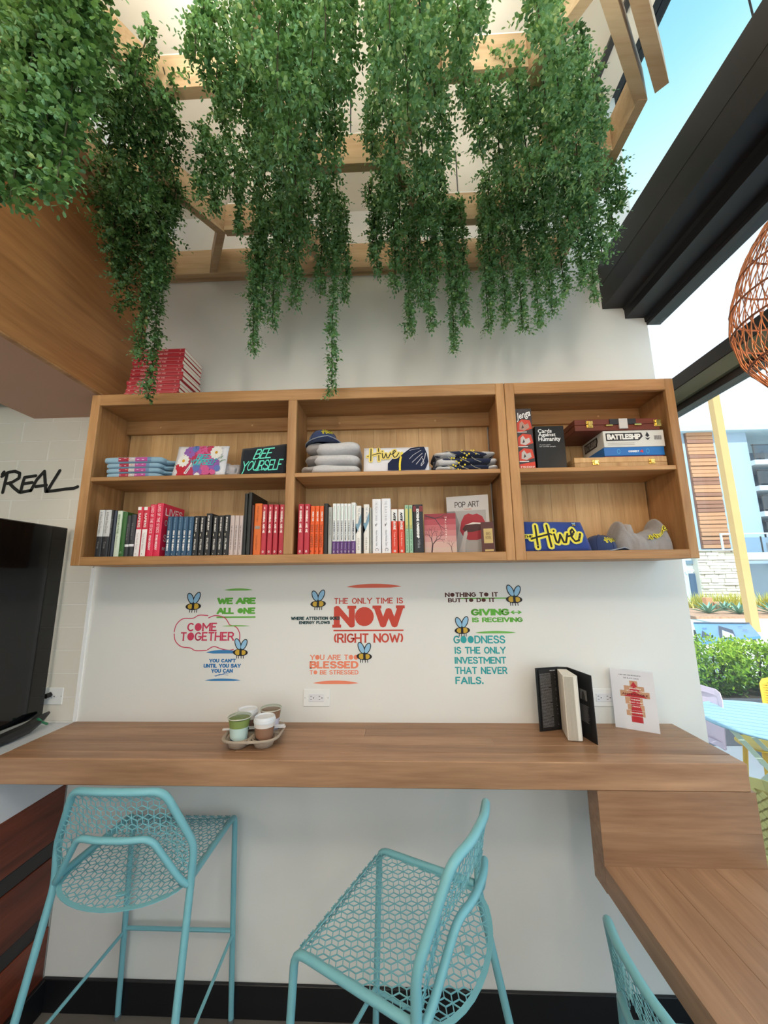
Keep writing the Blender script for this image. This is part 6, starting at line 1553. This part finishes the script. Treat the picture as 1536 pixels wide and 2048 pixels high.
# planter with hedge
HEDGE = leafmat('hedge_leaf', [(30, 60, 34), (72, 116, 40), (140, 176, 44), (190, 206, 74)], .35, .35)
t = thing('planter', 'long dark grey planter box behind the terrace table', 'planter', (5.2, 4.7, -.02))
MB().box(2.6, 8.2, 4.35, 4.37, -.02, .43, .004).build('front_panel', mat('planter_grey', (84, 84, 92), .7), t); MB().box(2.6, 8.2, 5.05, 5.07, -.02, .43, .004).build('rear_panel', MATS['planter_grey'], t)
MB().box(2.6, 2.62, 4.37, 5.05, -.02, .43).build('end_panel', MATS['planter_grey'], t); MB().box(8.18, 8.2, 4.37, 5.05, -.02, .43).build('end_panel', MATS['planter_grey'], t)
MB().box(2.62, 8.18, 4.37, 5.05, -.02, .40).build('soil', mat('soil', (60, 46, 36), .9), t)
def shrub(label, x, y, z_, rx, ry, h, n, lf, leafm, tn=.6):
    t = thing('hedge_shrub', label, 'shrub', (x, y, z_))
    m = MB()
    for k in range(9):
        a = k*.7; m.tube([(x, y, z_), (x+rx*.6*cos(a), y+ry*.6*sin(a), z_+h*.8)], [.012, .004], 5)
    m.build('stems', STEM, t).__setitem__('kind', 'stuff')
    m = MB()
    for k in range(n):
        a = random.random()*2*PI; ph = random.random(); rr = random.uniform(.55, 1.05)
        p = Vector((x+rx*rr*cos(a)*math.sqrt(1-(ph*2-1)**2*.7), y+ry*rr*sin(a)*math.sqrt(1-(ph*2-1)**2*.7), z_+h*ph*random.uniform(.9, 1.08)))
        d = Vector((cos(a)*.6+random.uniform(-.5, .5), sin(a)*.6+random.uniform(-.5, .5), random.uniform(.1, 1))).normalized()
        for q in range(5):
            aa = q*2.4; s_ = d.orthogonal().normalized(); s_ = Matrix.Rotation(aa, 3, d) @ s_; ld = (s_+d*.7).normalized()
            leaf_into(m, p+d*.02*q, ld, d, lf, lf*.5, min(1, max(0, random.gauss(tn*(.35+.75*ph), .16))))
    o_ = m.build('leaves', leafm, t); o_['kind'] = 'stuff'
for i, (x, h, lab) in enumerate(((3.05, .50, 'leafy hedge shrub nearest the end of the wall'), (3.55, .52, 'leafy hedge shrub in the middle behind the table'), (4.05, .50, 'leafy hedge shrub at the right edge of the view'), (4.6, .5, 'hedge shrub at the far right end of the planter'))):
    shrub(lab, x, 4.70, .402, .29, .30, h, 560, .045, HEDGE, .76)
# blue board lying behind the hedge
t = thing('blue_board', 'large blue printed board propped behind the hedge', 'board', (0, 0, 0))
q0 = [at(1386, 1245, 1, 8.6), at(1498, 1246, 1, 8.4), at(1521, 1272, 1, 6.6), at(1400, 1285, 1, 6.6)]
m = MB(); m.v = [tuple(p) for p in q0]+[tuple(p-Vector((0, 0, .04))) for p in q0]
for f in ((3, 2, 1, 0), (4, 5, 6, 7), (0, 1, 5, 4), (1, 2, 6, 5), (2, 3, 7, 6), (3, 0, 4, 7)): m.face(f)
m.build('board_panel', mat('board_blue', (96, 150, 206), .3), t)
fn = lambda u, v, o_=0: (q0[3]*(1-u)+q0[2]*u)*(1-v)+(q0[0]*(1-u)+q0[1]*u)*v+Vector((0, -.01, .012+o_))
MB().poly([fn(*p) for p in ((.0, .93), (1, .93), (1, 1), (0, 1))]).build('dark_border', bmat((60, 70, 96)), t)
MB().poly([fn(*p) for p in ((.34, .1), (.42, .75), (.62, .45), (.6, .1))]).build('peak_print', bmat((40, 48, 76)), t); MB().poly([fn(*p, .004) for p in ((.38, .05), (.44, .45), (.58, .2), (.58, .05))]).build('peak_print', bmat((220, 228, 236)), t)
MB().poly([fn(*p) for p in ((.05, .2), (.1, .5), (.2, .2))]).build('peak_print', bmat((40, 48, 76)), t)
for p in ((.12, .6), (.74, .62), (.78, .4)): MB().poly([fn(p[0], p[1]), fn(p[0]+.08, p[1]), fn(p[0]+.08, p[1]+.03), fn(p[0], p[1]+.03)]).build('small_mark', bmat((50, 80, 130)), t)
for p in (q0[0].lerp(q0[3], .3), q0[1].lerp(q0[2], .3), q0[2].lerp(q0[3], .5)): MB().tube([(p.x, p.y, p.z-.05), (p.x, p.y, -.02)], .03, 6).build('leg', GREYM, t)
# tall wooden post
t = thing('timber_post', 'tall square timber post standing across the terrace', 'post', (0, 0, 0))
pa, pb = at(1511, 1268, 1, 12.4), at(1433, 770, 1, 12.4)
w = .115; PM = mat('post_wood', (206, 164, 108), .6, var=.08, vscale=2); 
ang = -.08; ax_ = Vector((cos(ang), sin(ang), 0))*w; ay_ = Vector((-sin(ang), cos(ang), 0))*w
MB().obox((pa.x+.1, 12.55, (pb.z+.3)/2-.03), ax_*.98, ay_, (0, 0, (pb.z+.3)/2)).build('post', PM, t)
# agave bed
AGV = mat('agave_leaf', (112, 158, 136), .5, var=.15, vscale=6); 
t = thing('planting_bed', 'bark covered planting bed across the plaza', 'planting bed', (17, 18.5, -.03))
MB().box(11, 26, 16.2, 21.5, -.03, .06).build('bark_mulch', mat('bark_mulch', (186, 140, 112), .95, var=.6, vscale=9, bump=1, bscale=12), t)
def agave(x, y, s, label):
    t = thing('agave_plant', label, 'plant', (x, y, .06)); 
    for k in range(18):
        a = k*2.399; el = .25+.9*(k/18); L = s*(1-.25*k/18)*1.0
        d = Vector((cos(a)*cos(el), sin(a)*cos(el), sin(el))); sd_ = Vector((-sin(a), cos(a), 0)); m = MB()
        c = Vector((x, y, .08)); w = s*.085
        P_ = [c-sd_*w*.6, c+sd_*w*.6, c+d*L*.5+sd_*w, c+d*L*.5-sd_*w, c+d*L-Vector((0, 0, .1*L)), c+d*L*.5-Vector((0, 0, w*.6)), c-Vector((0, 0, w*.3))]
        m.v = [tuple(p) for p in P_]
        for f in ((0, 6, 5, 3), (6, 1, 2, 5), (3, 5, 4), (5, 2, 4)): m.face(f)
        m.build('leaf', AGV, t)
for i, (px, py, Y, s_, lab) in enumerate(((1416, 1215, 17.6,   .82, 'grey green agave nearest the wall end'), (1477, 1216, 17.2, .82, 'grey green agave left of the timber post'), (1546, 1214, 17.0, .9, 'agave right of the timber post at the frame edge'), (1448, 1208, 19.3, .7, 'smaller agave between and behind the two large ones'))):
    p = at(px, py, 1, Y); agave(p.x, Y, s_, lab)
GRS = leafmat('yellow_grass', [(150, 160, 60), (214, 200, 80), (236, 224, 140)], .3, .6)
for i, (px, lab) in enumerate(((1388, 'yellow green grass tuft beside the shop door'), (1425, 'yellow green grass tuft below the stone wall'), (1462, 'yellow green grass tuft behind the agaves'), (1535, 'yellow green grass tuft right of the timber post'))):
    p = at(px, 1200, 1, 20.8); t = thing('grass_tuft', lab, 'plant', (p.x, 20.6, .06)); m = MB()
    for k in range(260):
        x = p.x+random.uniform(-.48, .48); y = 20.6+random.gauss(0, .2); a = random.random()*6.28; L = random.uniform(.4, .95)
        b = Vector((x, y, .05)); d = Vector((cos(a)*.45, sin(a)*.45, 1)).normalized(); s_ = Vector((-sin(a), cos(a), 0))*.03
        k_ = len(m.v); m.v += [tuple(b-s_), tuple(b+s_), tuple(b+d*L)]; m.face((k_, k_+1, k_+2), random.random())
    m.build('blades', GRS, t).__setitem__('kind', 'stuff')

# hotel building
YB_ = 25.0
STU = mat('stucco_pale', (164, 182, 200), .85); SLAB = mat('slab_white', (204, 210, 216), .7); GLB = mat('balcony_glass', (110, 130, 146), .15)
t = thing('hotel_building', 'pale blue grey hotel building with slatted wood panel and balconies', 'building', (24, 27, -.03))
a0 = at(1355, 868, 1, YB_); roof = at(1430, 866, 1, YB_).z; x_l = at(1366, 1000, 1, YB_).x-.7; x_r = at(1497, 900, 1, YB_).x
MB().box(x_l-9, x_r, YB_, YB_+8, -.03, roof).build('main_wall', STU, t)
MB().box(x_l-9, x_r+16, YB_-.5, YB_+8.5, roof, roof+.38).build('roof_slab', mat('roof_trim', (186, 206, 216), .7), t)
# slatted panel
sx0, sx1 = at(1368, 868, 1, YB_).x, at(1420, 870, 1, YB_).x; zb = at(1403, 1098, 1, YB_).z
SLW = mat('slat_wood_light', (190, 138, 102), .7, var=.1, vscale=1); SLD = mat('slat_wood_dark', (150, 104, 84), .7, var=.1, vscale=1)
MB().box(sx0-.05, sx1+.05, YB_-.08, YB_, zb, roof).build('panel_backing', bmat((120, 84, 70)), t)
n = 30; hs = (roof-zb)/n; random.seed(9)
for i in range(n):
    MB().box(sx0, sx1, YB_-.14-random.random()*.08, YB_-.08, zb+i*hs+.035, zb+(i+1)*hs, .01).build('slat', SLW if random.random() < .65 else SLD, t)
# balconies
for k in range(5):
    zf = at(1500, (922, 973, 1024, 1076, 1128)[k], 1, YB_).z
    zc = at(1500, (884, 931, 980, 1032, 1084)[k], 1, YB_).z
    MB().box(x_r, x_r+15, YB_-.3, YB_+3, zf-.32, zf).build('floor_slab', SLAB, t)
    MB().box(x_r+.02, x_r+15, YB_+2.4, YB_+2.5, zf, zc).build('window', GLB, t)
    for q in range(6):
        MB().box(x_r+.9+q*2.1, x_r+1.15+q*2.1, YB_+2.1, YB_+2.4, zf, zc+.1).build('mullion', SLAB, t)
    for q in range(8): MB().box(x_r+.05+q*1.05, x_r+.12+q*1.05, YB_-.25, YB_-.2, zf, zf+1.05).build('railing_post', GREYM, t)
    MB().box(x_r, x_r+9, YB_-.25, YB_-.19, zf+1.0, zf+1.07).build('handrail', GREYM, t)
    MB().box(x_r+.12, x_r+9, YB_-.235, YB_-.225, zf+.12, zf+.98).build('railing_glass', glassmat('railing_glass_%d' % k, (170, 184, 190), .15), t)
MB().box(x_r+3, x_r+15, YB_+1, YB_+8, -.03, at(1500, 1105, 1, YB_).z).build('ground_floor', mat('ground_floor', (150, 176, 180), .3), t)
# stone wall with coursed blocks, terrace railing
sw = thing('stone_wall', 'pale rough stone wall in front of the hotel', 'wall', (18, 22, -.03))
YS = 22.0; s0, s1 = at(1400, 1140, 1, YS).x, at(1486, 1140, 1, YS).x; zt0, zt1 = at(1400, 1102, 1, YS).z, at(1480, 1094, 1, YS).z
MB().box(s0, s1, YS+.1, YS+1.6, -.03, zt0).build('core', mat('stone_mortar', (200, 196, 184), .9), sw)
STN = [mat('stone_a', (240, 236, 224), .9, var=.06, vscale=3), mat('stone_b', (214, 208, 190), .9, var=.08, vscale=3), mat('stone_c', (228, 220, 206), .9)]
random.seed(12); zc = 0
while zc < zt0-.05:
    h = random.choice((.14, .18, .24)); x = s0
    while x < s1-.05:
        w = min(random.uniform(.25, .8), s1-x); MB().box(x+.012, x+w-.012, YS+.1-random.uniform(.04, .16), YS+.12, zc+.01, min(zc+h, zt0)-.01, .02).build('stone', random.choice(STN), sw); x += w
    zc += h
MB().box(s0-.1, s1+.1, YS-.1, YS+1.6, zt0, zt0+.06).build('coping', SLAB, sw)
tr2 = thing('terrace_pergola', 'thin white metal frame on top of the stone wall', 'frame', (18, 22.5, zt0+.06))
px0_, px1_ = at(1443, 1080, 1, YS+.4).x, at(1536, 1070, 1, YS+.4).x
for x in (px0_, px0_+2.6, px0_+5.2): MB().box(x, x+.08, YS+.4, YS+.48, zt0+.06, zt0+.95).build('post', SLAB, tr2)
MB().box(px0_, px0_+5.3, YS+.4, YS+.48, zt0+.95, zt0+1.03).build('top_rail', SLAB, tr2)
tr3 = thing('glass_balustrade', 'glass balustrade with slab right of the timber post', 'railing', (21, 22, zt0))
MB().box(s1+.1, s1+8, YS+.2, YS+2.6, zt0-.5, zt0-.1).build('slab', SLAB, tr3); MB().box(s1+.1, s1+8, YS+.22, YS+.24, zt0-.1, zt0+.75).build('glass_panel', glassmat('balustrade_glass', (206, 226, 236), .25), tr3)
for q in range(5): MB().box(s1+.15+q*1.3, s1+.2+q*1.3, YS+.2, YS+.26, zt0-.1, zt0+.8).build('post', GREYM, tr3)
# shop front left of the stone wall
sf2 = thing('shop_front', 'small shop front with white sign letters left of the stone wall', 'shop front', (16.5, 23, -.03))
YP = 22.4; g0, g1 = at(1356, 1150, 1, YP).x, s0
MB().box(g0-3, g1, YP+.1, YP+.6, -.03, zt0-.2).build('facade', mat('shop_facade', (196, 210, 216), .8), sf2)
MB().box(at(1374, 1124, 1, YP).x, at(1401, 1124, 1, YP).x, YP+.02, YP+.1, at(1380, 1128, 1, YP).z, at(1380, 1121, 1, YP).z).build('upper_window', GLB, sf2)
d0, d1 = at(1384, 1180, 1, YP).x, at(1404, 1180, 1, YP).x
MB().box(d0, d1, YP+.0, YP+.1, .0, at(1390, 1147, 1, YP).z).build('door_frame', bmat((70, 92, 120)), sf2); MB().box(d0+.3, d1-.25, YP-.02, YP, .1, at(1390, 1147, 1, YP).z-.12).build('door_glass', mat('door_glass', (130, 150, 180), .1), sf2)
a_, b_ = at(1369, 1147, 1, YP), at(1394, 1138, 1, YP)
write(MB(), lambda u, v: (a_.x+(b_.x-a_.x)*u, YP+.04, a_.z+(b_.z-a_.z)*v), 'PETSPA', th=.2, gap=.25, box=(0, 0, 1, 1)).build('sign_letters', bmat((250, 250, 250)), sf2)
b1 = thing('wooden_crate', 'pair of small wooden boxes before the shop door', 'box', (0, 0, 0)); p = at(1397, 1190, 1, 20.5); MB().box(p.x-.25, p.x+.05, 19.7, 20.0, .06, .62, .02).box(p.x+.1, p.x+.5, 19.7, 20.0, .06, .4, .02).build('crate', bmat((206, 150, 110)), b1)
